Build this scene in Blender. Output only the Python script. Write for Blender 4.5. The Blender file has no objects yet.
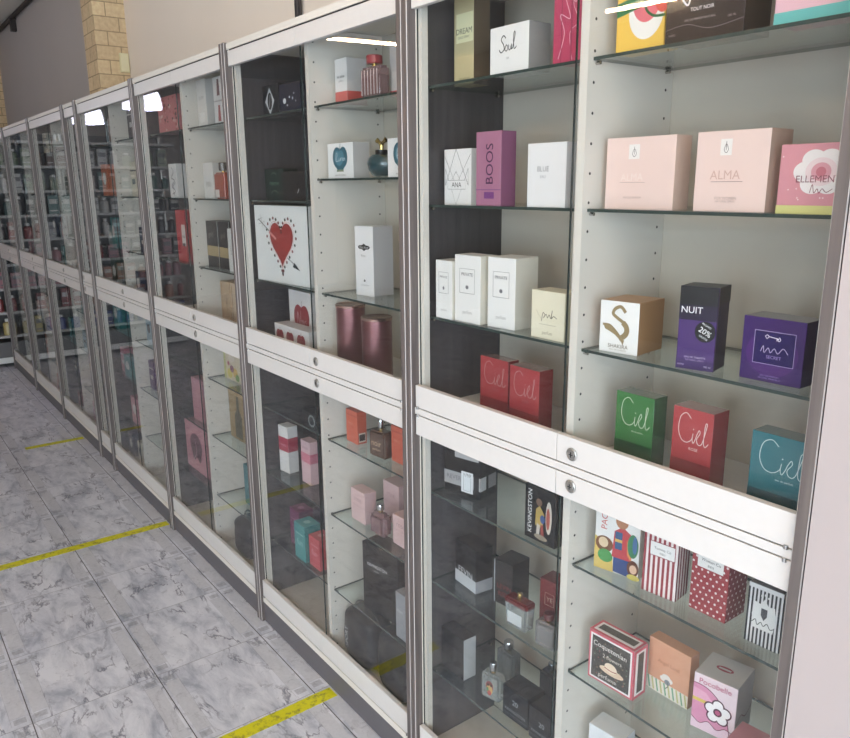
import bpy, bmesh, math, random
from mathutils import Vector, Matrix
random.seed(7)
sc = bpy.context.scene
COL = sc.collection
PI = math.pi

# ------------------------------------------------------------------ materials
def lin(h):
    h = h.lstrip('#')
    r = [int(h[i:i+2], 16)/255 for i in (0, 2, 4)]
    return tuple(c/12.92 if c <= .04045 else ((c+.055)/1.055)**2.4 for c in r) + (1,)
_m = {}
SAT = 1
def mat(h, rough=.45, metal=0, trans=0, emit=0, coat=0, noise=0, key=None, ior=1.45):
    k = (h, rough, metal, trans, emit, coat, noise, SAT)
    if k in _m: return _m[k]
    m = bpy.data.materials.new('surface_'+h.strip('#')); m.use_nodes = True
    nt = m.node_tree; b = nt.nodes['Principled BSDF']
    c = lin(h)
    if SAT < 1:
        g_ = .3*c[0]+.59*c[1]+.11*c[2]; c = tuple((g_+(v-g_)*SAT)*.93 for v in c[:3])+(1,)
    b.inputs['Base Color'].default_value = c
    b.inputs['Roughness'].default_value = rough; b.inputs['Metallic'].default_value = metal
    b.inputs['Transmission Weight'].default_value = trans; b.inputs['IOR'].default_value = ior
    b.inputs['Coat Weight'].default_value = coat; b.inputs['Coat Roughness'].default_value = .08
    if emit:
        b.inputs['Emission Color'].default_value = c; b.inputs['Emission Strength'].default_value = emit
    if noise:
        t = nt.nodes.new('ShaderNodeTexNoise'); t.inputs['Scale'].default_value = 60; t.inputs['Detail'].default_value = 6
        tc = nt.nodes.new('ShaderNodeTexCoord'); nt.links.new(tc.outputs['Object'], t.inputs['Vector'])
        mx = nt.nodes.new('ShaderNodeMix'); mx.data_type = 'RGBA'
        mx.inputs[6].default_value = tuple(v*(1-noise) for v in c[:3])+(1,)
        mx.inputs[7].default_value = tuple(min(1, v*(1+noise)) for v in c[:3])+(1,)
        nt.links.new(t.outputs['Fac'], mx.inputs[0]); nt.links.new(mx.outputs[2], b.inputs['Base Color'])
    _m[k] = m; return m

def nodes(name):
    m = bpy.data.materials.new(name); m.use_nodes = True
    nt = m.node_tree; nt.nodes.clear()
    out = nt.nodes.new('ShaderNodeOutputMaterial')
    def N(t, **kw):
        n = nt.nodes.new('ShaderNode'+t)
        for k, v in kw.items(): setattr(n, k, v)
        return n
    L = nt.links.new
    return m, nt, out, N, L

def pane_mat(name, tint, refl=1.0, rough=0.0):
    """clear pane: see-through, Fresnel mirror on both faces"""
    m, nt, out, N, L = nodes(name)
    tr = N('BsdfTransparent'); tr.inputs['Color'].default_value = lin(tint)
    gl = N('BsdfGlossy'); gl.inputs['Roughness'].default_value = rough; gl.inputs['Color'].default_value = (refl, refl, refl, 1)
    geo = N('NewGeometry')
    i = N('Math', operation='MULTIPLY_ADD'); L(geo.outputs['Backfacing'], i.inputs[0])
    i.inputs[1].default_value = 1/1.52-1.52; i.inputs[2].default_value = 1.52
    fr = N('Fresnel'); L(i.outputs[0], fr.inputs['IOR'])
    mx = N('MixShader'); L(fr.outputs[0], mx.inputs[0]); L(tr.outputs[0], mx.inputs[1]); L(gl.outputs[0], mx.inputs[2])
    L(mx.outputs[0], out.inputs[0]); return m

def wood_mat(name, c1, c2, rough=.45, scale=(60, 60, 2.2)):
    m, nt, out, N, L = nodes(name)
    tc = N('TexCoord'); mp = N('Mapping'); mp.inputs['Scale'].default_value = scale
    L(tc.outputs['Object'], mp.inputs[0])
    n = N('TexNoise'); n.inputs['Scale'].default_value = 1; n.inputs['Detail'].default_value = 5; n.inputs['Distortion'].default_value = .6
    L(mp.outputs[0], n.inputs['Vector'])
    r = N('ValToRGB'); r.color_ramp.elements[0].color = lin(c1); r.color_ramp.elements[1].color = lin(c2)
    r.color_ramp.elements[0].position = .3; r.color_ramp.elements[1].position = .7
    L(n.outputs['Fac'], r.inputs[0])
    b = N('BsdfPrincipled'); b.inputs['Roughness'].default_value = rough
    L(r.outputs[0], b.inputs['Base Color'])
    bp = N('Bump'); bp.inputs['Strength'].default_value = .08; L(n.outputs['Fac'], bp.inputs['Height']); L(bp.outputs[0], b.inputs['Normal'])
    L(b.outputs[0], out.inputs[0]); return m

def plaster(name, h, var=.06, scale=1.3):
    m, nt, out, N, L = nodes(name)
    tc = N('TexCoord'); n = N('TexNoise'); n.inputs['Scale'].default_value = scale; n.inputs['Detail'].default_value = 4
    L(tc.outputs['Object'], n.inputs['Vector'])
    c = lin(h); mx = N('Mix', data_type='RGBA')
    mx.inputs[6].default_value = tuple(v*(1-var) for v in c[:3])+(1,); mx.inputs[7].default_value = tuple(min(1, v*(1+var)) for v in c[:3])+(1,)
    L(n.outputs['Fac'], mx.inputs[0])
    n2 = N('TexNoise'); n2.inputs['Scale'].default_value = 220; L(tc.outputs['Object'], n2.inputs['Vector'])
    bp = N('Bump'); bp.inputs['Strength'].default_value = .05; L(n2.outputs['Fac'], bp.inputs['Height'])
    b = N('BsdfPrincipled'); b.inputs['Roughness'].default_value = .85
    L(mx.outputs[2], b.inputs['Base Color']); L(bp.outputs[0], b.inputs['Normal']); L(b.outputs[0], out.inputs[0]); return m

def brick_mat():
    m, nt, out, N, L = nodes('yellow_stone_brick')
    tc = N('TexCoord'); sx = N('SeparateXYZ'); L(tc.outputs['Object'], sx.inputs[0])
    ad = N('Math', operation='ADD'); L(sx.outputs['X'], ad.inputs[0]); L(sx.outputs['Y'], ad.inputs[1])
    cx = N('CombineXYZ'); L(ad.outputs[0], cx.inputs[0]); L(sx.outputs['Z'], cx.inputs[1])
    bt = N('TexBrick'); L(cx.outputs[0], bt.inputs['Vector'])
    bt.inputs['Color1'].default_value = lin('#d6ba8a'); bt.inputs['Color2'].default_value = lin('#c3a57a'); bt.inputs['Mortar'].default_value = lin('#9c8460')
    bt.inputs['Scale'].default_value = 1; bt.inputs['Mortar Size'].default_value = .0032; bt.inputs['Brick Width'].default_value = .14; bt.inputs['Row Height'].default_value = .078
    n = N('TexNoise'); n.inputs['Scale'].default_value = 45; n.inputs['Detail'].default_value = 5; L(tc.outputs['Object'], n.inputs['Vector'])
    mx = N('Mix', data_type='RGBA', blend_type='OVERLAY'); mx.inputs[0].default_value = .35
    L(bt.outputs['Color'], mx.inputs[6]); L(n.outputs['Fac'], mx.inputs[7])
    hs = N('HueSaturation'); hs.inputs['Saturation'].default_value = .85; L(mx.outputs[2], hs.inputs['Color'])
    bp = N('Bump'); bp.inputs['Strength'].default_value = .4; bp.inputs['Distance'].default_value = .004; L(n.outputs['Fac'], bp.inputs['Height'])
    b = N('BsdfPrincipled'); b.inputs['Roughness'].default_value = .9
    L(hs.outputs[0], b.inputs['Base Color']); L(bp.outputs[0], b.inputs['Normal']); L(b.outputs[0], out.inputs[0]); return m

def floor_mat():
    m, nt, out, N, L = nodes('marbled_tiles')
    PX, PY, X0, Y0 = .388, .366, -2.636, -.053
    tc = N('TexCoord'); sx = N('SeparateXYZ'); L(tc.outputs['Object'], sx.inputs[0])
    def M(op, a, b=None, c=None):
        n = N('Math', operation=op)
        for i, v in enumerate((a, b, c)):
            if v is None: continue
            if isinstance(v, (int, float)): n.inputs[i].default_value = v
            else: L(v, n.inputs[i])
        return n.outputs[0]
    X = M('SUBTRACT', sx.outputs['X'], X0); Y = M('SUBTRACT', sx.outputs['Y'], Y0)
    U = M('DIVIDE', X, PX); V = M('DIVIDE', Y, PY)
    iu = M('FLOOR', U); iv = M('FLOOR', V); fu = M('FRACT', U); fv = M('FRACT', V)
    ex = M('MULTIPLY', M('MINIMUM', fu, M('SUBTRACT', 1, fu)), PX)      # metres to nearest edge
    ey = M('MULTIPLY', M('MINIMUM', fv, M('SUBTRACT', 1, fv)), PY)
    # marble, offset per tile so that veins break at the joints; some tiles share a print
    off = N('CombineXYZ'); L(M('MULTIPLY', M('MODULO', M('ADD', iu, 40), 3), 3.7), off.inputs[0]); L(M('MULTIPLY', M('MODULO', M('ADD', iv, 40), 2), 9.1), off.inputs[1])
    loc = N('CombineXYZ'); L(M('MULTIPLY', fu, PX), loc.inputs[0]); L(M('MULTIPLY', fv, PY), loc.inputs[1])
    va = N('VectorMath', operation='ADD'); L(off.outputs[0], va.inputs[0]); L(loc.outputs[0], va.inputs[1])
    rot = N('Mapping'); rot.inputs['Rotation'].default_value = (0, 0, .35); rot.inputs['Scale'].default_value = (1.0, 2.4, 1)
    L(va.outputs[0], rot.inputs[0])
    n1 = N('TexNoise'); n1.inputs['Scale'].default_value = 5.0; n1.inputs['Detail'].default_value = 9; n1.inputs['Roughness'].default_value = .68; n1.inputs['Distortion'].default_value = .5
    L(rot.outputs[0], n1.inputs['Vector'])
    r1 = N('ValToRGB'); e = r1.color_ramp.elements
    e[0].position = .36; e[0].color = lin('#a3a8b6'); e[1].position = .60; e[1].color = lin('#dfe0e8')
    e2 = e.new(.47); e2.color = lin('#c8cad4')
    L(n1.outputs['Fac'], r1.inputs[0])
    n2 = N('TexNoise'); n2.inputs['Scale'].default_value = 3.6; n2.inputs['Detail'].default_value = 7; n2.inputs['Roughness'].default_value = .6; n2.inputs['Distortion'].default_value = .35
    L(rot.outputs[0], n2.inputs['Vector'])
    vein = M('ABSOLUTE', M('SUBTRACT', n2.outputs['Fac'], .5))
    n3 = N('TexNoise'); n3.inputs['Scale'].default_value = 7; L(va.outputs[0], n3.inputs['Vector'])
    vm = N('MapRange'); L(vein, vm.inputs[0]); vm.inputs[1].default_value = 0; vm.inputs[2].default_value = .022; vm.inputs[3].default_value = 1; vm.inputs[4].default_value = 0
    vm2 = N('MapRange'); L(n3.outputs['Fac'], vm2.inputs[0]); vm2.inputs[1].default_value = .44; vm2.inputs[2].default_value = .57; vm2.inputs[3].default_value = .05; vm2.inputs[4].default_value = .95
    vf = M('MULTIPLY', vm.outputs[0], vm2.outputs[0])
    def mix(f, a, b):
        n = N('Mix', data_type='RGBA')
        if isinstance(f, (int, float)): n.inputs[0].default_value = f
        else: L(f, n.inputs[0])
        for i, v in ((6, a), (7, b)):
            if isinstance(v, str): n.inputs[i].default_value = lin(v)
            else: L(v, n.inputs[i])
        return n.outputs[2]
    c = mix(vf, r1.outputs[0], '#6f7080')
    # pale printed strips along the long joints, framed by a thin line, a darker block at each end
    def band(v, lo, hi): return M('MULTIPLY', M('GREATER_THAN', v, lo), M('LESS_THAN', v, hi))
    strip = M('MULTIPLY', band(ey, .010, .052), M('GREATER_THAN', ex, .055))
    blk = M('MULTIPLY', band(ey, .012, .046), band(ex, .020, .046))
    outl = M('MAXIMUM', M('MULTIPLY', band(ey, .0525, .0545), M('GREATER_THAN', ex, .018)), M('MULTIPLY', band(ex, .053, .055), band(ey, .010, .054)))
    n4 = N('TexNoise'); n4.inputs['Scale'].default_value = 90; n4.inputs['Detail'].default_value = 4; L(tc.outputs['Object'], n4.inputs['Vector'])
    pale = mix(n4.outputs['Fac'], '#b6b7be', '#d6d6dc')
    c = mix(M('MULTIPLY', strip, .8), c, pale)
    c = mix(M('MULTIPLY', M('MULTIPLY', blk, n4.outputs['Fac']), .75), c, '#77757d')
    c = mix(M('MULTIPLY', outl, .35), c, '#8b8a90')
    g1 = M('LESS_THAN', ey, .0016); g2 = M('LESS_THAN', ex, .0012)
    c = mix(M('MULTIPLY', g2, .7), c, '#77757b'); c = mix(g1, c, '#4b494d')
    # fine scratches all over
    n5 = N('TexNoise'); n5.inputs['Scale'].default_value = 26; n5.inputs['Detail'].default_value = 8; n5.inputs['Roughness'].default_value = .75; n5.inputs['Distortion'].default_value = .8
    L(va.outputs[0], n5.inputs['Vector'])
    c = mix(M('MULTIPLY', M('GREATER_THAN', n5.outputs['Fac'], .6), .35), c, '#8f8e98')
    b = N('BsdfPrincipled'); L(c, b.inputs['Base Color']); b.inputs['Roughness'].default_value = .33
    bp = N('Bump'); bp.inputs['Strength'].default_value = .25; bp.inputs['Distance'].default_value = .001
    L(M('SUBTRACT', 1, M('MAXIMUM', g1, g2)), bp.inputs['Height']); L(bp.outputs[0], b.inputs['Normal'])
    L(b.outputs[0], out.inputs[0]); return m

def tape_mat():
    m, nt, out, N, L = nodes('worn_yellow_tape')
    tc = N('TexCoord'); n = N('TexNoise'); n.inputs['Scale'].default_value = 38; n.inputs['Detail'].default_value = 7; n.inputs['Roughness'].default_value = .7
    L(tc.outputs['Object'], n.inputs['Vector'])
    r = N('ValToRGB'); e = r.color_ramp.elements; e[0].position = .36; e[0].color = lin('#8f8c3a'); e[1].position = .5; e[1].color = lin('#d9d21e')
    L(n.outputs['Fac'], r.inputs[0]); b = N('BsdfPrincipled'); b.inputs['Roughness'].default_value = .5
    L(r.outputs[0], b.inputs['Base Color']); L(b.outputs[0], out.inputs[0]); return m

WHITE = mat('#d3cfcc', .38, noise=.03)
LINER = mat('#dbd5cc', .5, noise=.03)
TOPW = mat('#dcd6cd', .5, noise=.03)
DARKW = wood_mat('grey_woodgrain', '#4f4847', '#6f6663')
DARKIN = wood_mat('charcoal_woodgrain', '#3a383b', '#4b484b', .5)
ARRIS_GLINT = mat('#b5afad', .3)  # pale bevel colour paints the highlight line along the panel edges
PLINTH = mat('#625f63', .5, noise=.04)
BACKP = mat('#bfb7ab', .6, noise=.03)
GLASS = pane_mat('door_glass', '#fdfefe', .8)
SHELFG = pane_mat('shelf_glass', '#f7fcfa', .9)
def hole_mat():
    m, nt, out, N, L = nodes('white_board_with_pin_holes')
    tc = N('TexCoord'); sx = N('SeparateXYZ'); L(tc.outputs['Object'], sx.inputs[0])
    def M(op, a, b=None):
        n = N('Math', operation=op)
        for i, v in enumerate((a, b)):
            if v is None: continue
            if isinstance(v, (int, float)): n.inputs[i].default_value = v
            else: L(v, n.inputs[i])
        return n.outputs[0]
    z = M('SUBTRACT', M('FRACT', M('DIVIDE', M('ADD', sx.outputs['Z'], .0005), .05)), .5); z = M('MULTIPLY', z, .05)
    y1 = M('SUBTRACT', sx.outputs['Y'], .016); y2 = M('SUBTRACT', sx.outputs['Y'], .216)
    y = M('MINIMUM', M('ABSOLUTE', y1), M('ABSOLUTE', y2))
    d = M('SQRT', M('ADD', M('MULTIPLY', y, y), M('MULTIPLY', z, z)))
    mx = N('Mix', data_type='RGBA'); L(M('LESS_THAN', d, .0026), mx.inputs[0]); mx.inputs[6].default_value = lin('#dbd5cc'); mx.inputs[7].default_value = lin('#1c1b1c')
    b = N('BsdfPrincipled'); b.inputs['Roughness'].default_value = .5; L(mx.outputs[2], b.inputs['Base Color']); L(b.outputs[0], out.inputs[0]); return m
LINERH = hole_mat()
EDGE = mat('#2b3332', .15, coat=.4)
SHEDGE = mat('#35423f', .15, coat=.5)
CHROME = mat('#b9b6b2', .22, metal=1)
STEEL = mat('#b5b2ae', .38, metal=.85)
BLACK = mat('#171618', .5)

# ------------------------------------------------------------------ mesh helpers
def link(name, me, mats, parent=None, loc=(0, 0, 0), rz=0):
    o = bpy.data.objects.new(name, me)
    for m in (mats if isinstance(mats, (list, tuple)) else [mats]): me.materials.append(m)
    COL.objects.link(o); o.location = loc; o.rotation_euler = (0, 0, rz)
    if parent: o.parent = parent
    return o
def fin(bm, name, mats, parent=None, loc=(0, 0, 0), rz=0, smooth=False):
    me = bpy.data.meshes.new(name); bm.normal_update(); bm.to_mesh(me); bm.free()
    if smooth:
        for p in me.polygons: p.use_smooth = True
        me.set_sharp_from_angle(angle=math.radians(38)) if hasattr(me, 'set_sharp_from_angle') else None
    return link(name, me, mats, parent, loc, rz)
def addbox(bm, a, b, mi=0):
    x0, y0, z0 = a; x1, y1, z1 = b
    v = [bm.verts.new(p) for p in ((x0,y0,z0),(x1,y0,z0),(x1,y1,z0),(x0,y1,z0),(x0,y0,z1),(x1,y0,z1),(x1,y1,z1),(x0,y1,z1))]
    fs = []
    for q in ((0,3,2,1),(4,5,6,7),(0,1,5,4),(1,2,6,5),(2,3,7,6),(3,0,4,7)):
        f = bm.faces.new([v[i] for i in q]); f.material_index = mi; fs.append(f)
    return fs
def box(name, a, b, m, parent=None, bev=0, origin=None):
    """box between corners a and b given in the parent's frame"""
    bm = bmesh.new()
    o = origin or a
    A = [a[i]-o[i] for i in range(3)]; B = [b[i]-o[i] for i in range(3)]
    addbox(bm, A, B)
    if bev: bmesh.ops.bevel(bm, geom=bm.edges[:], offset=bev, segments=2, affect='EDGES', profile=.6)
    return fin(bm, name, m, parent, o)
def slab(name, a, b, mface, medge, parent, axis=2):
    """pane: big faces one material, narrow edges another"""
    bm = bmesh.new(); fs = addbox(bm, (0, 0, 0), [b[i]-a[i] for i in range(3)]); bm.normal_update()
    for f in fs: f.material_index = 0 if abs(f.normal[axis]) > .5 else 1
    return fin(bm, name, [mface, medge], parent, a)
def lathe(bm, prof, seg=28, c=(0, 0), sx=1, sy=1, mi=0):
    rings = []
    for r, z in prof:
        rings.append([bm.verts.new((c[0]+sx*r*math.cos(2*PI*i/seg), c[1]+sy*r*math.sin(2*PI*i/seg), z)) for i in range(seg)] if r > 1e-6 else [bm.verts.new((c[0], c[1], z))])
    for A, B in zip(rings, rings[1:]):
        for i in range(seg):
            j = (i+1) % seg
            if len(A) == 1 and len(B) == 1: continue
            if len(A) == 1: f = bm.faces.new((A[0], B[j], B[i]))
            elif len(B) == 1: f = bm.faces.new((A[i], A[j], B[0]))
            else: f = bm.faces.new((A[i], A[j], B[j], B[i]))
            f.material_index = mi
def cyl(bm, p, q, r, seg=16, mi=0):
    p, q = Vector(p), Vector(q); d = q-p
    M = Matrix.Translation(p) @ d.to_track_quat('Z', 'Y').to_matrix().to_4x4()
    n0 = len(bm.verts); bm.verts.ensure_lookup_table()
    b2 = bmesh.new(); lathe(b2, [(0, 0), (r, 0), (r, d.length), (0, d.length)], seg)
    vs = {v: bm.verts.new(M @ v.co) for v in b2.verts}
    for f in b2.faces:
        g = bm.faces.new([vs[v] for v in f.verts]); g.material_index = mi
    b2.free()
def tag(o, label=None, cat=None, group=None, kind=None):
    if label: o['label'] = label
    if cat: o['category'] = cat
    if group: o['group'] = group
    if kind: o['kind'] = kind
    return o
def empty(name, loc=(0, 0, 0), rz=0, parent=None):
    o = bpy.data.objects.new(name, None); COL.objects.link(o); o.location = loc; o.rotation_euler = (0, 0, rz)
    o.empty_display_size = .05
    if parent: o.parent = parent
    return o
def copy_tree(o, parent=None):
    c = o.copy(); COL.objects.link(c); c.parent = parent
    for ch in [x for x in bpy.data.objects if x.parent is o]: copy_tree(ch, c)
    return c

# ------------------------------------------------------------------ printed designs
def smooth_path(P, n=8):
    out = []
    for i in range(len(P)-1):
        p0 = P[max(i-1, 0)]; p1 = P[i]; p2 = P[i+1]; p3 = P[min(i+2, len(P)-1)]
        for k in range(n):
            t = k/n
            out.append(tuple(.5*((2*p1[a])+(-p0[a]+p2[a])*t+(2*p0[a]-5*p1[a]+4*p2[a]-p3[a])*t*t+(-p0[a]+3*p1[a]-3*p2[a]+p3[a])*t**3) for a in (0, 1)))
    out.append(P[-1]); return out
def face_fn(face, w, d, h):
    if face == 'F': return (lambda a, b, o: (a, -o, b)), w, h
    if face == 'R': return (lambda a, b, o: (w+o, a, b)), d, h
    return (lambda a, b, o: (a, b, h+o)), w, d
_bf = {}
def text_mesh(s):
    if s in _bf: return _bf[s]
    cu = bpy.data.curves.new('t', 'FONT'); cu.body = s; cu.resolution_u = 3; cu.size = 1
    o = bpy.data.objects.new('t', cu); COL.objects.link(o)
    dg = bpy.context.evaluated_depsgraph_get(); dg.update()
    me = bpy.data.meshes.new_from_object(o.evaluated_get(dg))
    V = [v.co.copy() for v in me.vertices]; F = [tuple(p.vertices) for p in me.polygons]
    bpy.data.objects.remove(o); bpy.data.curves.remove(cu); bpy.data.meshes.remove(me)
    x0 = min(v.x for v in V); x1 = max(v.x for v in V); y0 = min(v.y for v in V); y1 = max(v.y for v in V)
    _bf[s] = ([((v.x-x0)/(x1-x0), (v.y-y0)/(x1-x0)) for v in V], F, (y1-y0)/(x1-x0)); return _bf[s]
def prints(parent, w, d, h, D, rough=.4):
    """D rows: (kind, ..., face='F'); coordinates are fractions of the face"""
    bm = bmesh.new(); bt = bmesh.new(); mats = []; tm = []
    def mi(c, L): 
        m = c if not isinstance(c, str) else mat(c, rough)
        if m not in L: L.append(m)
        return L.index(m)
    layer = 0; step = min(.00003, .0009/max(1, len(D)))
    for row in D:
        row = list(row); face = 'F'
        if row[-1] in ('F', 'R', 'T') and isinstance(row[-1], str) and row[0] != row[-1] or (row[-1] in ('R', 'T', 'F')): face = row.pop()
        f, W, H = face_fn(face, w, d, h); k = row[0]; layer += 1; o = .0003+step*layer
        def poly(pts, c):
            vs = [bm.verts.new(f(a, b, o)) for a, b in pts]
            try: g = bm.faces.new(vs)
            except ValueError: return
            g.material_index = mi(c, mats)
        if k == 'r': _, u0, v0, u1, v1, c = row; poly([(u0*W, v0*H), (u1*W, v0*H), (u1*W, v1*H), (u0*W, v1*H)], c)
        elif k == 'e':
            _, cu, cv, ru, rv, c = row; n = 28
            poly([(cu*W+ru*W*math.cos(2*PI*i/n), cv*H+rv*H*math.sin(2*PI*i/n)) for i in range(n)], c)
        elif k == 'p': poly([(a*W, b*H) for a, b in row[1]], row[2])
        elif k == 's':
            pts = [(a*W, b*H) for a, b in (smooth_path(row[1]) if len(row) > 4 and row[4] else row[1])]; wd = row[2]/2
            L_ = []; R_ = []
            for i, p in enumerate(pts):
                a = pts[max(i-1, 0)]; b = pts[min(i+1, len(pts)-1)]
                dx, dy = b[0]-a[0], b[1]-a[1]; l = math.hypot(dx, dy) or 1
                L_.append((p[0]-dy/l*wd, p[1]+dx/l*wd)); R_.append((p[0]+dy/l*wd, p[1]-dx/l*wd))
            m_ = mi(row[3], mats)
            vl = [bm.verts.new(f(a, b, o)) for a, b in L_]; vr = [bm.verts.new(f(a, b, o)) for a, b in R_]
            for i in range(len(pts)-1):
                g = bm.faces.new((vl[i+1], vl[i], vr[i], vr[i+1])); g.material_index = m_
        elif k == 't':      # text, centre u, centre v, width fraction, colour, [angle deg]
            _, s, cu, cv, wf, c = row[:6]; ang = math.radians(row[6]) if len(row) > 6 else 0
            V, F, asp = text_mesh(s); S = wf*W; m_ = mi(c, tm)
            vs = []
            for a, b in V:
                a = (a-.5)*S; b = (b-asp/2)*S
                vs.append(bt.verts.new(f(cu*W+a*math.cos(ang)-b*math.sin(ang), cv*H+a*math.sin(ang)+b*math.cos(ang), o)))
            for q in F:
                try: g = bt.faces.new([vs[i] for i in q]); g.material_index = m_
                except ValueError: pass
    if bm.faces: fin(bm, 'printed_design', mats, parent)
    else: bm.free()
    if bt.faces: fin(bt, 'lettering', tm, parent)
    else: bt.free()

def pbox(name, label, cat, group, x, y, z, w, d, h, rz=0, front='#ffffff', side=None, top=None, rough=.4, D=(), coat=0, bev=.0006):
    side = side or front; top = top or front  # darker side tones mostly have the shaded face put into the card colour
    M = [c if not isinstance(c, str) else mat(c, rough, coat=coat, noise=.02) for c in (front, side, top)]
    bm = bmesh.new(); addbox(bm, (0, 0, 0), (w, d, h))
    bmesh.ops.bevel(bm, geom=bm.edges[:], offset=bev, segments=1, affect='EDGES')
    bm.normal_update()
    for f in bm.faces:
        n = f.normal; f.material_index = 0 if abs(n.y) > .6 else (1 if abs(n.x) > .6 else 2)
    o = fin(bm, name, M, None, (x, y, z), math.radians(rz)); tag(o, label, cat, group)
    if D: prints(o, w, d, h, D, rough)
    return o

CIEL = lambda c, cu, cv, s: [
    ('s', [(cu+s*a, cv+s*b) for a, b in ((.30,.62),(.20,.86),(.02,.95),(-.16,.72),(-.20,.35),(-.10,.08),(.08,.02),(.26,.12),(.34,.32))], .0013, c, 1),
    ('s', [(cu+s*a, cv+s*b) for a, b in ((.34,.32),(.36,.12),(.44,.06),(.52,.20),(.60,.34),(.56,.42),(.50,.30),(.54,.10),(.66,.06),(.78,.34),(.84,.70),(.80,.86),(.76,.66),(.76,.20),(.84,.04),(.98,.12))], .0013, c, 1),
    ('e', cu+s*.36, cv+s*.46, .012, .012, c)]

# ================================================================== ROOM
ROOM = dict(x0=-10.6, x1=3.2, y0=-5.2, y1=.466, h=3.035)
def struct(o): o['kind'] = 'structure'; return o
struct(box('floor', (-10.8, -5.4, -.1), (3.4, .7, 0), floor_mat(), origin=(0, 0, 0)))
struct(box('ceiling', (-10.8, -5.4, 3.035), (3.4, .7, 3.15), plaster('ceiling_plaster', '#d5d0c6')))
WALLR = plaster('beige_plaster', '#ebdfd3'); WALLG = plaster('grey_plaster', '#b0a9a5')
struct(box('wall_back', (-4.9, .466, 0), (3.4, .6, 3.035), WALLR))
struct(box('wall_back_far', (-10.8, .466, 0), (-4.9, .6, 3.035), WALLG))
struct(box('wall_left', (-10.8, -5.4, 0), (-10.6, .466, 3.035), WALLG))
bm = bmesh.new()
addbox(bm, (3.2, -5.4, 0), (3.4, -4.7, 3.035)); addbox(bm, (3.2, -.35, 0), (3.4, .466, 3.035)); addbox(bm, (3.2, -4.7, 2.6), (3.4, -.35, 3.035)); addbox(bm, (3.2, -4.7, 0), (3.4, -.35, .08))
struct(fin(bm, 'wall_right', WALLR))
w = empty('window_2', (3.28, -4.7, .08)); struct(w)
bm = bmesh.new()
for a_ in (0, 1.4, 2.85, 4.3): addbox(bm, (0, a_, 0), (.06, a_+.05, 2.52))
addbox(bm, (0, 0, 0), (.06, 4.35, .05)); addbox(bm, (0, 0, 2.47), (.06, 4.35, 2.52))
fin(bm, 'window_frame', STEEL, w)
slab('window_glass', (.025, .01, .01), (.031, 4.34, 2.51), GLASS, EDGE, w, 0)
# opposite wall with the shop window opening
bm = bmesh.new()
WX0, WX1, WZ0, WZ1 = -.6, 3.0, .25, 2.6
addbox(bm, (-10.6, -5.4, 0), (WX0, -5.2, 3.035)); addbox(bm, (WX1, -5.4, 0), (3.2, -5.2, 3.035))
addbox(bm, (WX0, -5.4, 0), (WX1, -5.2, WZ0)); addbox(bm, (WX0, -5.4, WZ1), (WX1, -5.2, 3.035))
struct(fin(bm, 'wall_front', plaster('pale_plaster', '#a9a29a')))
w = empty('window_1', (WX0, -5.3, WZ0)); struct(w)
bm = bmesh.new(); W_ = WX1-WX0; H_ = WZ1-WZ0
for a in (0, W_/3-.02, 2*W_/3-.02, W_-.05): addbox(bm, (a, 0, 0), (a+.05, .06, H_))
addbox(bm, (0, 0, 0), (W_, .06, .05)); addbox(bm, (0, 0, H_-.05), (W_, .06, H_))
fin(bm, 'window_frame', STEEL, w)
slab('window_glass', (.01, .025, .01), (W_-.01, .031, H_-.01), GLASS, EDGE, w, 1)
# the projecting pinkish wall on the right
struct(box('wall_side', (-.443, -.012, 0), (3.2, .466, 3.035), plaster('pinkish_plaster', '#aea3a2', .03)))
# brick pilasters
BR = brick_mat()
struct(box('pillar_1', (-5.06, .288, 0), (-4.822, .466, 3.035), BR, origin=(-4.822, .288, 0)))
struct(box('pillar_2', (-9.3, .288, 0), (-9.03, .466, 3.035), BR, origin=(-9.03, .288, 0)))
t = empty('junction_box', (-4.822, .40, 2.20)); tag(t, 'small cream plastic box fixed to the side of the brick pillar', 'switch box')
box('box_body', (.0, .01, 0), (.018, .062, .105), mat('#d8cfa8', .5), t, .003)
box('box_lid', (.018, .015, .006), (.022, .057, .099), mat('#ddd5b2', .5), t, .001)
bm = bmesh.new(); cyl(bm, (-10.6, .435, 3.01), (3.2, .435, 3.01), .018); struct(fin(bm, 'trim_1', mat('#2b2423', .5)))
t = empty('pipe_bracket', (-7.97, .45, 2.9)); tag(t, 'short black bracket hanging from the dark pipe under the ceiling', 'bracket')
box('bracket_arm', (-.03, -.03, 0), (.03, .015, .11), mat('#2b2423', .5), t, .003); box('bracket_plate', (-.05, -.04, .09), (.05, .015, .105), mat('#2b2423', .5), t, .002)
bm = bmesh.new(); cyl(bm, (0, 0, 0), (0, 0, 1.06), .012); cyl(bm, (.02, 0, 0), (.02, 0, 1.06), .005)
tag(fin(bm, 'wall_cable', mat('#2a2527', .5), None, (-2.70, .452, 1.975)), 'black cable running down the beige wall behind the cabinets', 'cable')
TAPE = tape_mat()
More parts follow.
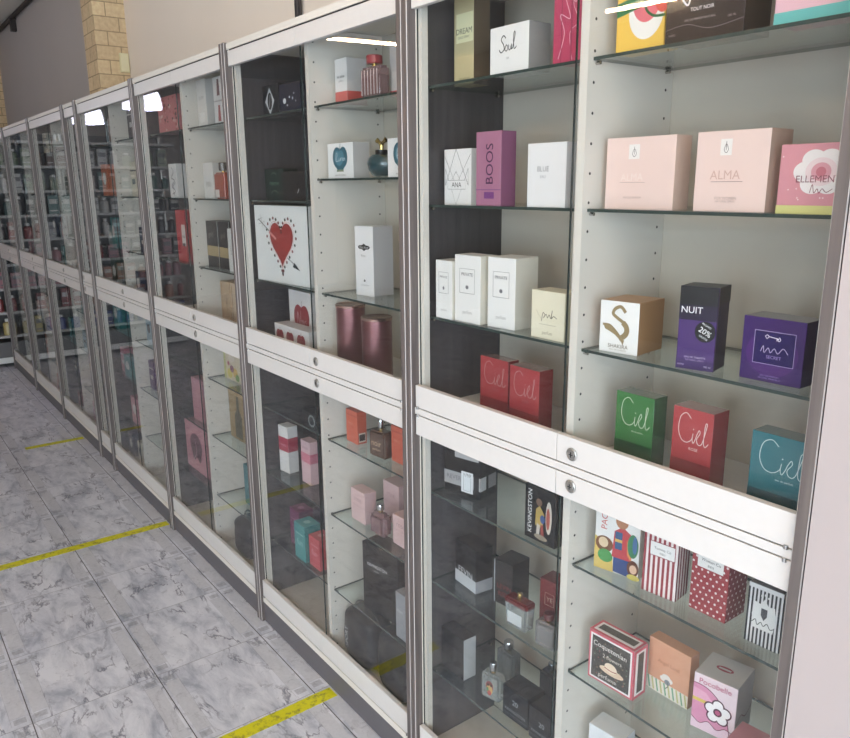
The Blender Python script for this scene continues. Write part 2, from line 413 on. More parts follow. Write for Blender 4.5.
for x, y1, y0, ph, d in ((-1.826, -.002, -.375, .03, 'nearest, running from the cabinet foot'), (-3.37, -.002, -.74, .0, 'second from the camera'), (-4.95, -.006, -.34, .0, 'short worn piece farthest down the aisle')):
    bm = bmesh.new(); n = 24
    top = [];
    for i in range(n+1):
        y = y1+(y0-y1)*i/n
        a = bm.verts.new((-.025+random.uniform(-.001, .001), y-y1, .0006)); b = bm.verts.new((.025+random.uniform(-.001, .001), y-y1, .0006)); top.append((a, b))
    for (a, b), (c, e) in zip(top, top[1:]): bm.faces.new((a, c, e, b))
    r = bmesh.ops.extrude_face_region(bm, geom=bm.faces[:]); bmesh.ops.translate(bm, verts=[v for v in r['geom'] if isinstance(v, bmesh.types.BMVert)], vec=(0, 0, -.0006))
    bmesh.ops.recalc_face_normals(bm, faces=bm.faces[:])
    tag(fin(bm, 'floor_tape', TAPE, None, (x, y1, 0)), 'yellow tape stripe across the marbled tiles, '+d, 'floor tape')

# ================================================================== CABINETS
PT = .0205      # end panel thickness
FY = -.010      # panels stand proud of the doors by this much
DEP = .285
def make_lock(parent, x, z):
    bm = bmesh.new()
    prof = [(0, 0), (.0125, 0), (.0125, .0022), (.0105, .0034), (.0098, .0022), (.0082, .0022), (.0075, .0044), (0, .0044)]
    lathe(bm, prof, 28)
    addbox(bm, (-.001, -.0052, .0044), (.001, .0052, .0047), 1); addbox(bm, (-.0046, -.0008, .0044), (.0046, .0008, .00465), 1)
    addbox(bm, (.0075, -.002, .0022), (.0098, .002, .0026), 1)
    bmesh.ops.rotate(bm, verts=bm.verts[:], cent=(0, 0, 0), matrix=Matrix.Rotation(PI/2, 3, 'X'))
    bmesh.ops.recalc_face_normals(bm, faces=bm.faces[:])
    return fin(bm, 'lock', [STEEL, BLACK], parent, (x, 0, z), 0, True)
def make_door(parent, x0, x1, z0, z1, upper, lockside=None, hinge='l'):
    d = empty('door', (x0, 0, z0), 0, parent); w, h = x1-x0, z1-z0
    slab('glass_pane', (.001 if hinge == 'l' else 0, .0135, .004), (w if hinge == 'l' else w-.001, .0175, h-.004), GLASS, EDGE, d, 1)
    tb, bb = (.0435, .053) if upper else (.048, .064)
    box('bottom_rail', (0, 0, 0), (w, .0132, bb), WHITE, d, .0008)
    box('top_rail', (0, 0, h-tb), (w, .0132, h), WHITE, d, .0008)
    for zz in (0, h):
        bm = bmesh.new(); xx = .009 if hinge == 'l' else w-.009
        cyl(bm, (xx, -.0005, zz-.003), (xx, -.0005, zz+.003), .0038, 12)
        fin(bm, 'pivot_hinge', CHROME, d, smooth=False)
    if lockside is not None:
        xl = lockside-x0
        make_lock(d, xl, .022 if upper else h-.021)
    return d
def pins(parent, x, z, y1=.05, y2=.24, s=1):
    for y in (y1, y2):
        bm = bmesh.new(); cyl(bm, (0, 0, 0), (s*.009, 0, 0), .0032, 8); fin(bm, 'shelf_pin', CHROME, parent, (x, y, z))
UP = [1.755, 1.505, 1.253]; LO = [.818, .577, .322]
def make_cabinet(L, R, label, left_shelves=None, right_shelves=None, narrow=False, off=0, group='glass fronted display cabinets in a long row'):
    c = empty('display_cabinet', (L, 0, 0)); tag(c, label, 'display cabinet', group)
    W = R-L; a = PT; b = W-PT; mid = W/2+off
    for x0_, x1_ in ((.0012, PT-.0006), (W-PT+.0006, W-.0012)):
        bm = bmesh.new(); addbox(bm, (0, 0, 0), (x1_-x0_, DEP-FY, 1.972)); bmesh.ops.bevel(bm, geom=bm.edges[:], offset=.0014, segments=1, affect='EDGES'); bm.normal_update()
        for f in bm.faces:
            if abs(f.normal.x) < .9 and abs(f.normal.y) < .9 and abs(f.normal.z) < .5: f.material_index = 1
        fin(bm, 'side_panel', [DARKW, ARRIS_GLINT], c, (x0_, FY, 0))
    box('inner_lining', (a, .036, .104), (a+.0012, .266, 1.947), DARKIN, c)
    for x, xi in ((a, a), (b-.013, b-.0025)):
        bm = bmesh.new(); addbox(bm, (x-a, .012, 0), (x-a+.013, .0275, 1.843)); addbox(bm, (xi-a, .005, 0), (xi-a+.0025, .012, 1.843))
        fin(bm, 'edge_strip', LINER, c, (a, .008, .104))
    box('plinth', (a, .003, 0), (b, .021, .079), PLINTH, c)
    box('bottom_board', (a, 0, .079), (b, .266, .1003), LINER, c)
    box('middle_board', (a, 0, 1.0238), (b, .266, 1.0385), WHITE, c)
    box('gap_shade_strip', (a, .004, 1.0216), (b, .012, 1.0238), BLACK, c); box('gap_shade_strip', (a, .004, 1.0385), (b, .012, 1.0407), BLACK, c)  # black strips stand in for the shade inside the door gaps
    box('gap_shade_strip', (a, .004, .1005), (b, .012, .1032), BLACK, c); box('gap_shade_strip', (a, .002, 1.9482), (b, .012, 1.9515), BLACK, c)
    box('top_board', (a, -.002, 1.9515), (b, DEP, 1.969), TOPW, c)
    box('back_panel', (a, .267, .102), (b, .275, 1.9495), BACKP, c)
    if not narrow:
        box('divider', (mid-.009, .030, .102), (mid+.009, .266, 1.0215), LINERH, c)
        box('divider', (mid-.009, .030, 1.0405), (mid+.009, .266, 1.9495), LINERH, c)
    def shelves(x0, x1, zs, s):
        for z in zs:
            g = slab('glass_shelf', (x0+.001, .042, z-.0055), (x1-.001, .262, z), SHELFG, SHEDGE, c, 2)
            pins(g, 0 if s > 0 else x1-x0-.002, -.0038, .008, .2, s)
    ls = left_shelves or (UP, LO); rs = right_shelves or (UP, LO)
    if narrow:
        shelves(a+.0012, b, ls[0], 1); shelves(a+.0012, b, ls[1], 1)
        make_door(c, a+.0032, b-.0032, 1.041, 1.9475, True, a+.03); make_door(c, a+.0032, b-.0032, .1035, 1.021, False, a+.03)
    else:
        for zs in ls: shelves(a+.0012, mid-.009, zs, 1)
        for zs in rs: shelves(mid+.009, b, zs, 1)
        g = .0008
        make_door(c, a+.0032, mid-.004-g, 1.041, 1.9475, True); make_door(c, mid-.004+g, b-.0032, 1.041, 1.9475, True, mid+.035, 'r')
        make_door(c, a+.0032, mid-.004-g, .1035, 1.021, False); make_door(c, mid-.004+g, b-.0032, .1035, 1.021, False, mid+.035, 'r')
    return c
J = [-.445, -1.395, -2.345, -3.29, -4.235, -4.515, -5.46, -6.405, -7.35]
U2R = ([1.755, 1.566, 1.253], LO)
make_cabinet(J[1], J[0], 'white cabinet nearest the camera, beside the pinkish wall, grey side panels')
make_cabinet(J[2], J[1], 'cabinet holding the white box with a big red heart', right_shelves=U2R, off=-.013)
make_cabinet(J[3], J[2], 'third cabinet from the pinkish wall, a tall red box inside it on the left', off=-.010)
make_cabinet(J[4], J[3], 'fourth cabinet from the pinkish wall, between a narrow one and the third')
make_cabinet(J[5], J[4], 'narrow single-door cabinet, slimmest in the row', narrow=True)
lab = ['wide cabinet just beyond the narrow one', 'last but one cabinet of the row towards the far end', 'farthest cabinet, at the far end of the row']
for i in range(3): make_cabinet(J[6+i], J[5+i], lab[i])
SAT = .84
# ================================================================== PRODUCTS
Z_A, Z_B, Z_C, Z_F, L_A, L_B, L_C, L_F = 1.755, 1.505, 1.253, 1.0405, .818, .577, .322, .102
BX = 'perfume_box'; PB = 'perfume box'
# ---- nearest cabinet, upper right
pbox(BX, 'yellow box with a green ribbon label and pink fruit print on the top shelf', PB, None, -.879, .06, Z_A, .094, .04, .14, 0, '#f5c21c', '#e3b41c', '#f5c21c', D=[
    ('e', .62, .42, .36, .30, '#f1ece4'), ('e', .62, .56, .30, .26, '#ef6d78'), ('e', .60, .62, .18, .17, '#f7a6ae'), ('e', .95, .62, .2, .25, '#e8533f'),
    ('s', [(.55, .9), (.58, .5), (.75, .36), (1, .34)], .004, '#2f6b3a', 1), ('p', [(0, .40), (.62, .485), (.62, .63), (0, .55)], '#2f7a48'), ('t', "L'EXTREME", .31, .515, .52, '#f3e9c4', 7)])
pbox(BX, 'wide black box reading TOUT NOIR beside the yellow box', PB, None, -.776, .05, Z_A, .131, .07, .10, 0, '#211d22', '#2d2623', rough=.25, coat=.6, D=[
    ('s', [(.18, .68), (.3, .52), (.34, 1.0)], .0026, '#f0eef0', 1), ('s', [(.33, .98), (.36, .58), (.42, .8), (.5, .7), (.58, .84), (.66, .72), (.8, .82), (.93, .74)], .0017, '#f0eef0', 1),
    ('t', 'TOUT NOIR', .48, .44, .30, '#f0ecf0'), ('t', 'EAU DE PARFUM NATURAL', .46, .30, .40, '#9b959b'), ('s', [(0, .2), (.3, .24), (.6, .14), (1, .2)], .0008, '#77727a', 1), ('t', 'VAPO', .1, .12, .09, '#8b858b'), ('t', '100 ML', .86, .26, .1, '#8b858b')])
pbox(BX, 'wide pink box with a turquoise bottom band at the right end of the top shelf', PB, None, -.600, .05, Z_A, .112, .06, .10, 0, '#e9b4c0', D=[
    ('r', 0, 0, 1, .16, '#58b9b4'), ('s', [(.12, .5), (.16, .42), (.2, .5)], .003, '#fbeef0', 1)])
# middle shelf
crest = [('r', .34, .70, .50, .90, '#efe7e2'), ('s', [(.39, .77), (.42, .73), (.45, .77), (.42, .84), (.39, .77)], .0009, '#6b6260', 1), ('s', [(.42, .76), (.42, .87)], .0009, '#6b6260')]
pbox(BX, 'pale pink crested box, left one of the big pink pair on the middle shelf', PB, None, -.895, .07, Z_B, .139, .042, .118, 0, '#efcfc5', '#dcb9a6', D=crest+[
    ('t', 'ALMA', .40, .45, .33, '#f4ddd4'), ('s', [(.22, .375), (.60, .375)], .0006, '#a98f88'), ('t', 'EAU DE PARFUM', .42, .165, .26, '#b39a93')], bev=.0004)
pbox(BX, 'pale pink box reading ALMA, between the other pale pink box and the rose one', PB, None, -.711, .06, Z_B, .118, .060, .118, 0, '#efcfc5', '#c9a894', D=crest+[
    ('t', 'ALMA', .43, .46, .42, '#d5aa9c'), ('s', [(.24, .375), (.68, .375)], .0007, '#7a625d'), ('t', 'FOR WOMEN', .46, .17, .30, '#b39a93'), ('t', 'NATURAL SPRAY', .46, .13, .28, '#b39a93')])
P = []
rnd = random.Random(3)
for i in range(34):
    a, b = rnd.random(), rnd.uniform(.16, .98)
    if math.hypot((a-.58)/.42, (b-.6)/.36) > 1: P.append(('e', a*.94+.03, b*.94+.03, .010, .010, '#f6dfe2'))
pet = [('e', .6+.22*math.cos(k*PI/3), .60+.19*math.sin(k*PI/3), .17, .15, '#efe6e4') for k in range(6)]
pbox(BX, 'rose patterned pink box with a white flower and yellow base band', PB, None, -.576, .06, Z_B, .098, .05, .094, 0, '#dd8f9b', '#c77f8c', D=P+pet+[
    ('e', .6, .6, .22, .20, '#efd3d5'), ('e', .6, .6, .14, .13, '#e39aa6'), ('e', .6, .6, .07, .07, '#cf6f80'), ('r', 0, 0, 1, .12, '#d9d47a'), ('t', 'ELLEMENT', .57, .50, .62, '#8d4a58'), ('s', [(.47, .30), (.5, .42), (.53, .30), (.57, .36), (.6, .3), (.64, .36), (.7, .31), (.78, .36)], .001, '#8d4a58', 1)])
# lower shelf
pbox(BX, 'white fronted box with kraft brown sides and a gold letter S', PB, None, -.881, .056, Z_C, .077, .088, .093, 8, '#efedea', '#a97a48', '#b98d5e', D=[
    ('s', [(.66, .80), (.54, .90), (.40, .86), (.34, .76), (.46, .68), (.62, .60), (.72, .48), (.66, .34), (.52, .28)], .0060, '#9b8458', 1), ('s', [(.60, .61), (.69, .53), (.71, .44), (.66, .36), (.58, .31)], .0100, '#9b8458', 1),
    ('p', [(.10, .54), (.30, .50), (.50, .40), (.62, .27), (.58, .24), (.40, .36), (.24, .42), (.14, .45)], '#9b8458'), ('p', [(.56, .27), (.66, .27), (.62, .16)], '#9b8458'),
    ('s', [(.08, .535), (.25, .53), (.38, .46), (.5, .36), (.6, .24)], .0042, '#9b8458', 1),
    ('t', 'SHAKIRA', .50, .135, .52, '#6f5f40'), ('t', 'eau de toilette', .5, .07, .44, '#b8b0a4')])
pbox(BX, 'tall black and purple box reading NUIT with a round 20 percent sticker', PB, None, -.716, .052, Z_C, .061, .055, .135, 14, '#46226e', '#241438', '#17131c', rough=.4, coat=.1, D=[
    ('r', 0, .78, 1, 1, '#151217'), ('r', 0, .60, 1, .78, '#231434'), ('r', 0, 0, 1, .12, '#3a1b60'), ('t', 'NUIT', .34, .72, .56, '#f3f0f4'),
    ('e', .72, .47, .27, .125, '#121014'), ('t', '20%', .72, .47, .34, '#f6f6f6', -28), ('t', 'PROMO', .75, .545, .26, '#e9e9e9', -28), ('t', 'GRATIS', .68, .40, .24, '#e9e9e9', -28),
    ('t', 'EAU DE TOILETTE', .5, .15, .55, '#cfbfe0'), ('t', 'NATURAL SPRAY', .5, .115, .5, '#b39acb'), ('t', 'FEMME', .14, .05, .18, '#cfbfe0'), ('t', '100 ml', .84, .05, .18, '#cfbfe0'),
    ('r', 0, .80, 1, 1, '#151217', 'R'), ('s', [(.02, 0), (.02, 1)], .001, '#a58fc2', 'R')])
key = [('s', [(.40, .74), (.36, .77), (.32, .74), (.36, .70), (.40, .74), (.60, .72)], .0012, '#e6dff0', 0), ('s', [(.56, .72), (.56, .68)], .0012, '#e6dff0'), ('s', [(.60, .75), (.63, .71), (.60, .68), (.57, .72)], .001, '#e6dff0', 1)]
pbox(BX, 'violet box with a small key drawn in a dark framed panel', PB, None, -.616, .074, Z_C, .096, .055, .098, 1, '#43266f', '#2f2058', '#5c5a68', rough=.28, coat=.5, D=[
    ('e', .5, .45, .42, .36, '#552a7c'), ('r', .2, .28, .86, .80, '#b7a8d6'), ('r', .208, .288, .852, .792, '#2b1f63')]+[(r[0],)+(([(a*.8+.12, b*.9+.05) for a, b in r[1]]),)+r[2:] for r in key]+[
    ('s', [(.32, .47), (.36, .56), (.38, .46), (.44, .54), (.48, .47), (.54, .54), (.6, .47), (.68, .56), (.76, .48)], .0009, '#cfc0ea', 1), ('t', 'SECRET', .54, .40, .24, '#a58fd0'),
    ('t', 'EAU DE PARFUM', .5, .1, .3, '#a58fd0'), ('t', 'NATURAL SPRAY 80 ml', .5, .06, .36, '#a58fd0')])
# bottom of upper right
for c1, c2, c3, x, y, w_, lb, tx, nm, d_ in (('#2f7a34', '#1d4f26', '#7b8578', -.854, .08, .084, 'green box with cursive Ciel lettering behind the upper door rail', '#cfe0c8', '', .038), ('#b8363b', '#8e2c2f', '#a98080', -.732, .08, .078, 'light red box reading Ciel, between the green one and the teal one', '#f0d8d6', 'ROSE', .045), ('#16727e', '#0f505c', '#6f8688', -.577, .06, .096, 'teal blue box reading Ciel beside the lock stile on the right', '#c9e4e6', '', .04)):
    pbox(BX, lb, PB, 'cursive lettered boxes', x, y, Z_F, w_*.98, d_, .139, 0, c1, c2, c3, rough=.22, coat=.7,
         D=[
            ('s', [(.46, .88), (.34, .94), (.20, .88), (.16, .72), (.24, .60), (.38, .57), (.50, .62), (.53, .70), (.52, .62), (.55, .58), (.60, .64), (.63, .70), (.68, .76), (.70, .72), (.63, .64), (.67, .58), (.76, .60), (.84, .78), (.86, .86), (.82, .84), (.80, .64), (.84, .57), (.92, .62)], .0012, tx, 1), ('e', .54, .755, .012, .007, tx)]+([('t', nm, .56, .50, .22, tx)] if nm else [('t', 'eau de parfum', .6, .50, .3, tx)])+[('r', 0, 0, 1, .34, c2)])
# ---- nearest cabinet, upper left
pbox(
    BX, 'tall gold box with a lettered panel, reflection painted on, left end of top shelf', PB, None, -1.352, .1, Z_A, .064, .045, .175, 0, '#cfc08d', '#6d5a45', rough=.35, coat=.4, D=[
    ('r', .12, .49, .98, .82, '#efe9b6'), ('t', 'DREAM', .52, .62, .8, '#4c4a35'), ('t', 'GOLD SPRAY', .5, .55, .6, '#6c6a4a'), ('t', 'PARFUM', .55, .07, .5, '#85764e')])  # pale panel colour stands in for the foil's bright reflection
SOUL = [('s', [(.42, .74), (.36, .80), (.30, .72), (.36, .62), (.38, .52), (.30, .46), (.25, .52)], .0020, '#161616', 1), ('s', [(.42, .58), (.40, .50), (.45, .48), (.47, .56), (.44, .60), (.42, .58)], .0016, '#161616', 1),
        ('s', [(.50, .60), (.50, .50), (.54, .50), (.57, .60), (.57, .50), (.60, .52)], .0016, '#161616', 1), ('s', [(.60, .52), (.66, .78), (.64, .84), (.62, .70), (.64, .50), (.70, .54)], .0016, '#161616', 1)]
pbox(BX, 'white box with handwritten Soul on the front', PB, None, -1.191, .06, Z_A, .107, .058, .088, 0, '#efeeec', '#a5a19d', D=SOUL+[('t', 'XX', .48, .33, .08, '#777777')])
pbox(BX, 'magenta box with scribbled silver lines against the divider on the top shelf', PB, None, -1.012, .05, Z_A, .066, .05, .16, 0, '#c3305f', '#9c2450', coat=.5, D=[
    ('s', [(.2, .05), (.4, .3), (.25, .5), (.6, .45), (.4, .7), (.8, .6), (.5, .85), (.9, .95)], .0014, '#f0b9cb', 1), ('s', [(.7, .02), (.6, .3), (.9, .4), (.7, .6), (.95, .8)], .001, '#f0b9cb', 1),
    ('s', [(.3, 0), (.3, 1)], .0012, '#8a2048'), ('r', .62, 0, .68, 1, '#a82a56')])
pbox(BX, 'white box with thin black diamond lines and ANA lettering', PB, None, -1.362, .08, Z_B, .092, .045, .118, 0, '#f1efee', '#e2e0de', D=[
    ('s', q, .0010, '#3a3a3a') for q in ([(.05, .35), (.45, 1)], [(.45, 1), (.9, .35)], [(.05, .35), (.05, .65), (.45, 0), (.9, .65), (.9, .35)], [(0, .9), (.45, .35), (.98, .9)], [(.45, .6), (.2, .35), (.7, .35), (.45, .6)])]+[('r', .14, .28, .8, .44, '#f1efee'), ('s', [(.14, .28), (.8, .28), (.8, .44), (.14, .44), (.14, .28)], .0007, '#4a4a4a'), ('t', 'ANA', .47, .36, .36, '#333333')])
pbox(BX, 'mauve purple box with BOOS written vertically', PB, None, -1.219, .05, Z_B, .075, .041, .146, 0, '#b07090', '#8e5075', coat=.2, D=[
    ('t', 'BOOS', .55, .57, 1.05, '#4b1c50', 90), ('r', .34, .1, .74, .19, '#7d3c85'), ('r', 0, .215, 1, .225, '#7d3c85')])
pbox(BX, 'plain white box with faint grey lettering next to the mauve box', PB, None, -1.069, .05, Z_B, .098, .05, .117, 0, '#eceaea', '#d5d2d2', D=[('t', 'BLUE', .42, .6, .3, '#8d8d93'), ('t', 'EAU', .42, .48, .14, '#a5a5aa')])
def prana(x, y, w_, h, rz, lb, d_=.05):
    pbox(BX, lb, PB, 'white boxes with a framed label', x, y, Z_C, w_, d_, h, rz, '#efedea', '#e2dccd', D=[
        ('s', [(.2, .44), (.78, .44), (.78, .80), (.2, .80), (.2, .44)], .0009, '#4e4e52'), ('t', 'PRIVATE', .49, .72, .44, '#3c3c42'), ('e', .49, .53, .06, .03, '#8b8b90'), ('t', '02', .49, .53, .07, '#333333'), ('t', 'parfum', .5, .15, .36, '#a9a7a4')])
prana(-1.350, .045, .058, .131, 0, 'white box with a framed label, shortest and leftmost of the three'); prana(-1.288, .05, .082, .147, 2, 'white box with a framed label, middle one of the three'); prana(-1.190, .06, .078, .148, 4, 'white box with a framed label and a cream side, right one of the three', .07)
pbox(BX, 'small cream box with thin script beside the divider', PB, None, -1.053, .054, Z_C, .088, .05, .094, 0, '#ece5c9', '#d6cfae', D=[
    ('s', [(.32, .36), (.36, .54), (.42, .5), (.38, .44), (.46, .52), (.5, .45), (.55, .52), (.6, .45), (.64, .62), (.62, .45), (.68, .5), (.78, .46)], .0013, '#4a4030', 1), ('s', [(.14, .6), (.3, .42)], .0005, '#8d8160'), ('r', .25, .3, .75, .306, '#8d8160'), ('t', 'parfum', .5, .12, .3, '#9d9170')])
ciel_row = [('s', [(.46, .88), (.34, .94), (.20, .88), (.16, .72), (.24, .60), (.38, .57), (.50, .62), (.53, .70), (.52, .62), (.55, .58), (.60, .64), (.63, .70), (.68, .76), (.70, .72), (.63, .64), (.67, .58), (.76, .60), (.84, .78), (.86, .86), (.82, .84), (.80, .64), (.84, .57), (.92, .62)], .0010, '#c9a0a2', 1), ('e', .54, .755, .012, .007, '#c9a0a2'), ('t', 'ROSE', .56, .50, .22, '#a35a5e'), ('r', 0, 0, 1, .34, '#8f262b')]
pbox(BX, 'red cellophane wrapped box at the foot of the upper left compartment, left of the pair', PB, 'red cellophane boxes', -1.234, .08, Z_F, .090, .032, .138, 0, '#ad2f36', '#842428', '#a08080', rough=.2, coat=.8, D=ciel_row)
pbox(BX, 'red cellophane wrapped box nearer the divider, right of the pair', PB, 'red cellophane boxes', -1.118, .06, Z_F, .086, .040, .141, 0, '#ad2f36', '#842428', '#a08080', rough=.2, coat=.8, D=ciel_row)
# ---- nearest cabinet, lower right
pbox(BX, 'white picture box with a figure in red carrying a green backpack', PB, None, -.878, .068, L_A, .092, .030, .150, 12, '#e9e6e2', '#d9d2c6', D=[
    ('t', 'PACO', .20, .72, .50, '#cc2f2a', 90), ('p', [(0, 0), (.45, 0), (.42, .2), (.2, .4), (0, .45)], '#d9b84a'), ('e', .22, .36, .2, .11, '#7e4a24'), ('e', .2, .38, .11, .07, '#e6c79b'), ('e', .25, .2, .17, .09, '#3f9a48'),
    ('p', [(.44, .02), (.86, .0), (.84, .22), (.44, .24)], '#2c4a86'), ('p', [(.40, .22), (.84, .22), (.82, .58), (.62, .66), (.44, .58)], '#c9323a'), ('r', .46, .34, .62, .58, '#2f5d8c'), ('r', .46, .44, .62, .48, '#e0b13a'),
    ('p', [(.74, .3), (.84, .22), (.80, .46), (.72, .5)], '#e48b2f'), ('e', .86, .44, .12, .16, '#2f8052'), ('e', .9, .46, .05, .12, '#3f6fa3'), ('e', .60, .73, .14, .10, '#b97a4e'), ('p', [(.5, .78), (.6, .86), (.76, .84), (.78, .72), (.68, .78)], '#4a2d20'),
    ('e', .88, .14, .13, .11, '#6b3a22'), ('e', .89, .13, .08, .06, '#e2b795'), ('e', .9, .02, .14, .04, '#d8c43e')])
def stripes(n, c, face, a0=0, a1=1, v0=0, v1=1, duty=.5, rgb=None):
    return [('r', a0+(a1-a0)*i/n, v0, a0+(a1-a0)*(i+duty)/n, v1, c, face) for i in range(n)]
pbox(BX, 'red and white vertically striped box with a white name label', PB, None, -.766, .070, L_A, .066, .048, .130, 7, '#f1e3e0', '#f1e3e0', '#e9d6d3', D=stripes(7, '#a3303a', 'F')+stripes(5, '#8a2730', 'R')+[
    ('r', .18, .58, .94, .80, '#a3303a'), ('r', .20, .59, .92, .79, '#f2eeea'), ('t', 'Tommy Co', .56, .70, .5, '#3a3a3a'), ('t', 'eau', .56, .64, .16, '#6a6a6a')])
dots = []
for i in range(6):
    for j in range(12):
        dots.append(('e', (i+.25+(.5 if j % 2 else 0))/6, (j+.5)/12, .030, .0165, '#f2e3e0', 'F'))
        if i < 5: dots.append(('e', (i+.25+(.5 if j % 2 else 0))/5, (j+.5)/12, .032, .0165, '#e9d2cf', 'R'))
pbox(BX, 'red box with white polka dots and a white name label', PB, None, -.677, .086, L_A, .070, .060, .130, 0, '#a82f38', '#8a2630', '#9a3038', D=dots+[('r', .16, .66, .86, .88, '#f2eeea'), ('t', 'Woman Co', .52, .78, .52, '#3a3a3a'), ('t', 'eau', .52, .71, .16, '#6a6a6a')])
pbox(BX, 'black and white striped box with a white shield label', PB, None, -.564, .073, L_A, .056, .045, .105, 3, '#e6e5e6', '#e6e5e6', '#77737a', D=stripes(9, '#26262b', 'F', v1=.93)+stripes(6, '#26262b', 'R')+[
    ('p', [(.22, .28), (.8, .28), (.86, .5), (.8, .72), (.62, .70), (.5, .80), (.38, .70), (.22, .72), (.16, .5)], '#e9e8e6'), ('p', [(.42, .52), (.60, .52), (.60, .64), (.42, .64)], '#4a4a50'), ('p', [(.42, .52), (.51, .44), (.60, .52)], '#4a4a50'),
    ('s', [(.18, .36), (.28, .42), (.34, .34), (.44, .4), (.52, .35), (.62, .41), (.72, .34), (.84, .38)], .0012, '#1c1c20', 1), ('e', .41, .84, .035, .02, '#e9e8e6'), ('e', .51, .87, .035, .02, '#e9e8e6'), ('e', .61, .84, .035, .02, '#e9e8e6')])
coq = [('r', .04, .04, .96, .96, '#f2ecea'), ('r', .075, .075, .925, .925, '#4a4642')]
rnd = random.Random(9)
for i in range(46): coq.append(('e', rnd.uniform(.1, .9), rnd.uniform(.1, .9), .014, .014, rnd.choice(['#8f7a5a', '#6a8a6a', '#9a5a5a', '#8a8a80'])))
coq += [('t', 'Coquetenian', .48, .76, .74, '#f5f0ea', -2), ('t', '2 flowers', .54, .60, .42, '#e9e2d6'),
        ('e', .54, .34, .27, .075, '#e8c9a8'), ('e', .52, .41, .14, .10, '#f0d8bb'), ('s', [(.38, .38), (.52, .36), (.66, .38)], .002, '#a84848', 1), ('t', 'perfume', .45, .16, .4, '#e9e2d6')]
pbox(BX, 'square box with a pink border and a dark panel showing a straw hat', PB, None, -.874, .061, L_B, .105, .043, .107, 3, '#d9566a', '#e7dfdc', '#e7dfdc', D=coq+[
    ('r', 0, 0, 1, 1, '#d9566a', 'R'), ('r', .14, .06, .86, .94, '#f2ecea', 'R'), ('r', .3, .1, .72, .9, '#4a4642', 'R'), ('r', 0, 0, 1, 1, '#d9566a', 'T'), ('r', .05, .14, .95, .86, '#f2ecea', 'T'), ('r', .1, .3, .9, .74, '#5a5248', 'T')])
pch = []
for i in range(11): pch.append(('p', [(i/10-.04, .02), (i/10+.0, .02), (i/10-.06, .25), (i/10-.10, .24)], '#79b08c' if i % 2 else '#c9c17a') if i else ('r', 0, 0, .01, .01, '#79b08c'))
pbox(BX, 'peach coloured box with green diagonal stripes along its foot', PB, None, -.781, .129, L_B, .092, .028, .112, 0, '#e3a27b', '#c98a63', '#d9996f', D=[('r', 0, 0, 1, .25, '#efe6d6')]+pch+[
    ('t', 'Angel Land', .5, .62, .52, '#b87a55'), ('e', .47, .38, .10, .05, '#f3e9e0'), ('e', .55, .34, .08, .05, '#f3e9e0'), ('e', .40, .33, .08, .05, '#f3e9e0'), ('e', .5, .29, .07, .05, '#8a8f96'), ('s', [(.5, .3), (.52, .22), (.46, .16)], .0016, '#5a6a5a', 1)])
flw = []
for k in range(5):
    a = PI/2+k*2*PI/5; flw.append(('e', .60+.18*math.cos(a), .44+.125*math.sin(a), .150, .104, '#5a1f3c'))
for k in range(5):
    a = PI/2+k*2*PI/5; flw.append(('e', .60+.18*math.cos(a), .44+.125*math.sin(a), .115, .080, '#fbf6f8'))
flw += [('e', .60, .44, .15, .10, '#fbf6f8'), ('e', .60, .44, .10, .07, '#5a1f3c'), ('e', .60, .44, .06, .042, '#c94f86')]
pbox(BX, 'white and pink box with a large white flower on the lowest visible shelf', PB, None, -.662, .100, L_B, .078, .080, .112, 10, '#f0d9e2', '#c9c4c6', '#d6d3d4', D=[
    ('p', [(0, .82), (.3, .80), (.6, .66), (.8, .42), (.9, .1), (.9, 0), (0, 0)], '#e58fb6'), ('p', [(0, .74), (.3, .70), (.5, .56), (0, .52)], '#f0a9c8'), ('r', 0, .50, .45, .56, '#e6c63a'), ('p', [(0, 0), (1, 0), (1, .16), (.8, .2), (.6, .12), (.4, .2), (.2, .12), (0, .2)], '#f3cfe0'),
    ('s', [(0, .2), (.2, .12), (.4, .2), (.6, .12), (.8, .2), (1, .16)], .0014, '#7a2348', 1), ('s', [(0, .82), (.3, .80), (.6, .66), (.8, .42), (.9, .1)], .0014, '#7a2348', 1)]+flw+[('t', 'Pocobelle', .5, .89, .74, '#c23a6c'),
    ('s', [(0, .3), (.3, .42), (.6, .3), (1, .4)], .0016, '#7a2348', 1, 'R'), ('e', .5, .5, .2, .1, '#b8415f', 'T'), ('r', .36, .47, .64, .53, '#d6d3d4', 'T')])
pbox(BX, 'low pink topped box in front of the big flower box', PB, None, -.572, .066, L_B, .07, .06, .048, 6, '#e6dcdc', '#d9c4c8', '#d58a98', D=[('r', .05, .1, .95, .7, '#d8909c')])
pbox(BX, 'small plain white box on the bottom shelf of the right compartment', PB, None, -.875, .075, L_C, .078, .05, .135, 6, '#dfe2e6', '#cdd0d6', D=[('t', 'fresh', .5, .8, .4, '#9a9da3')])
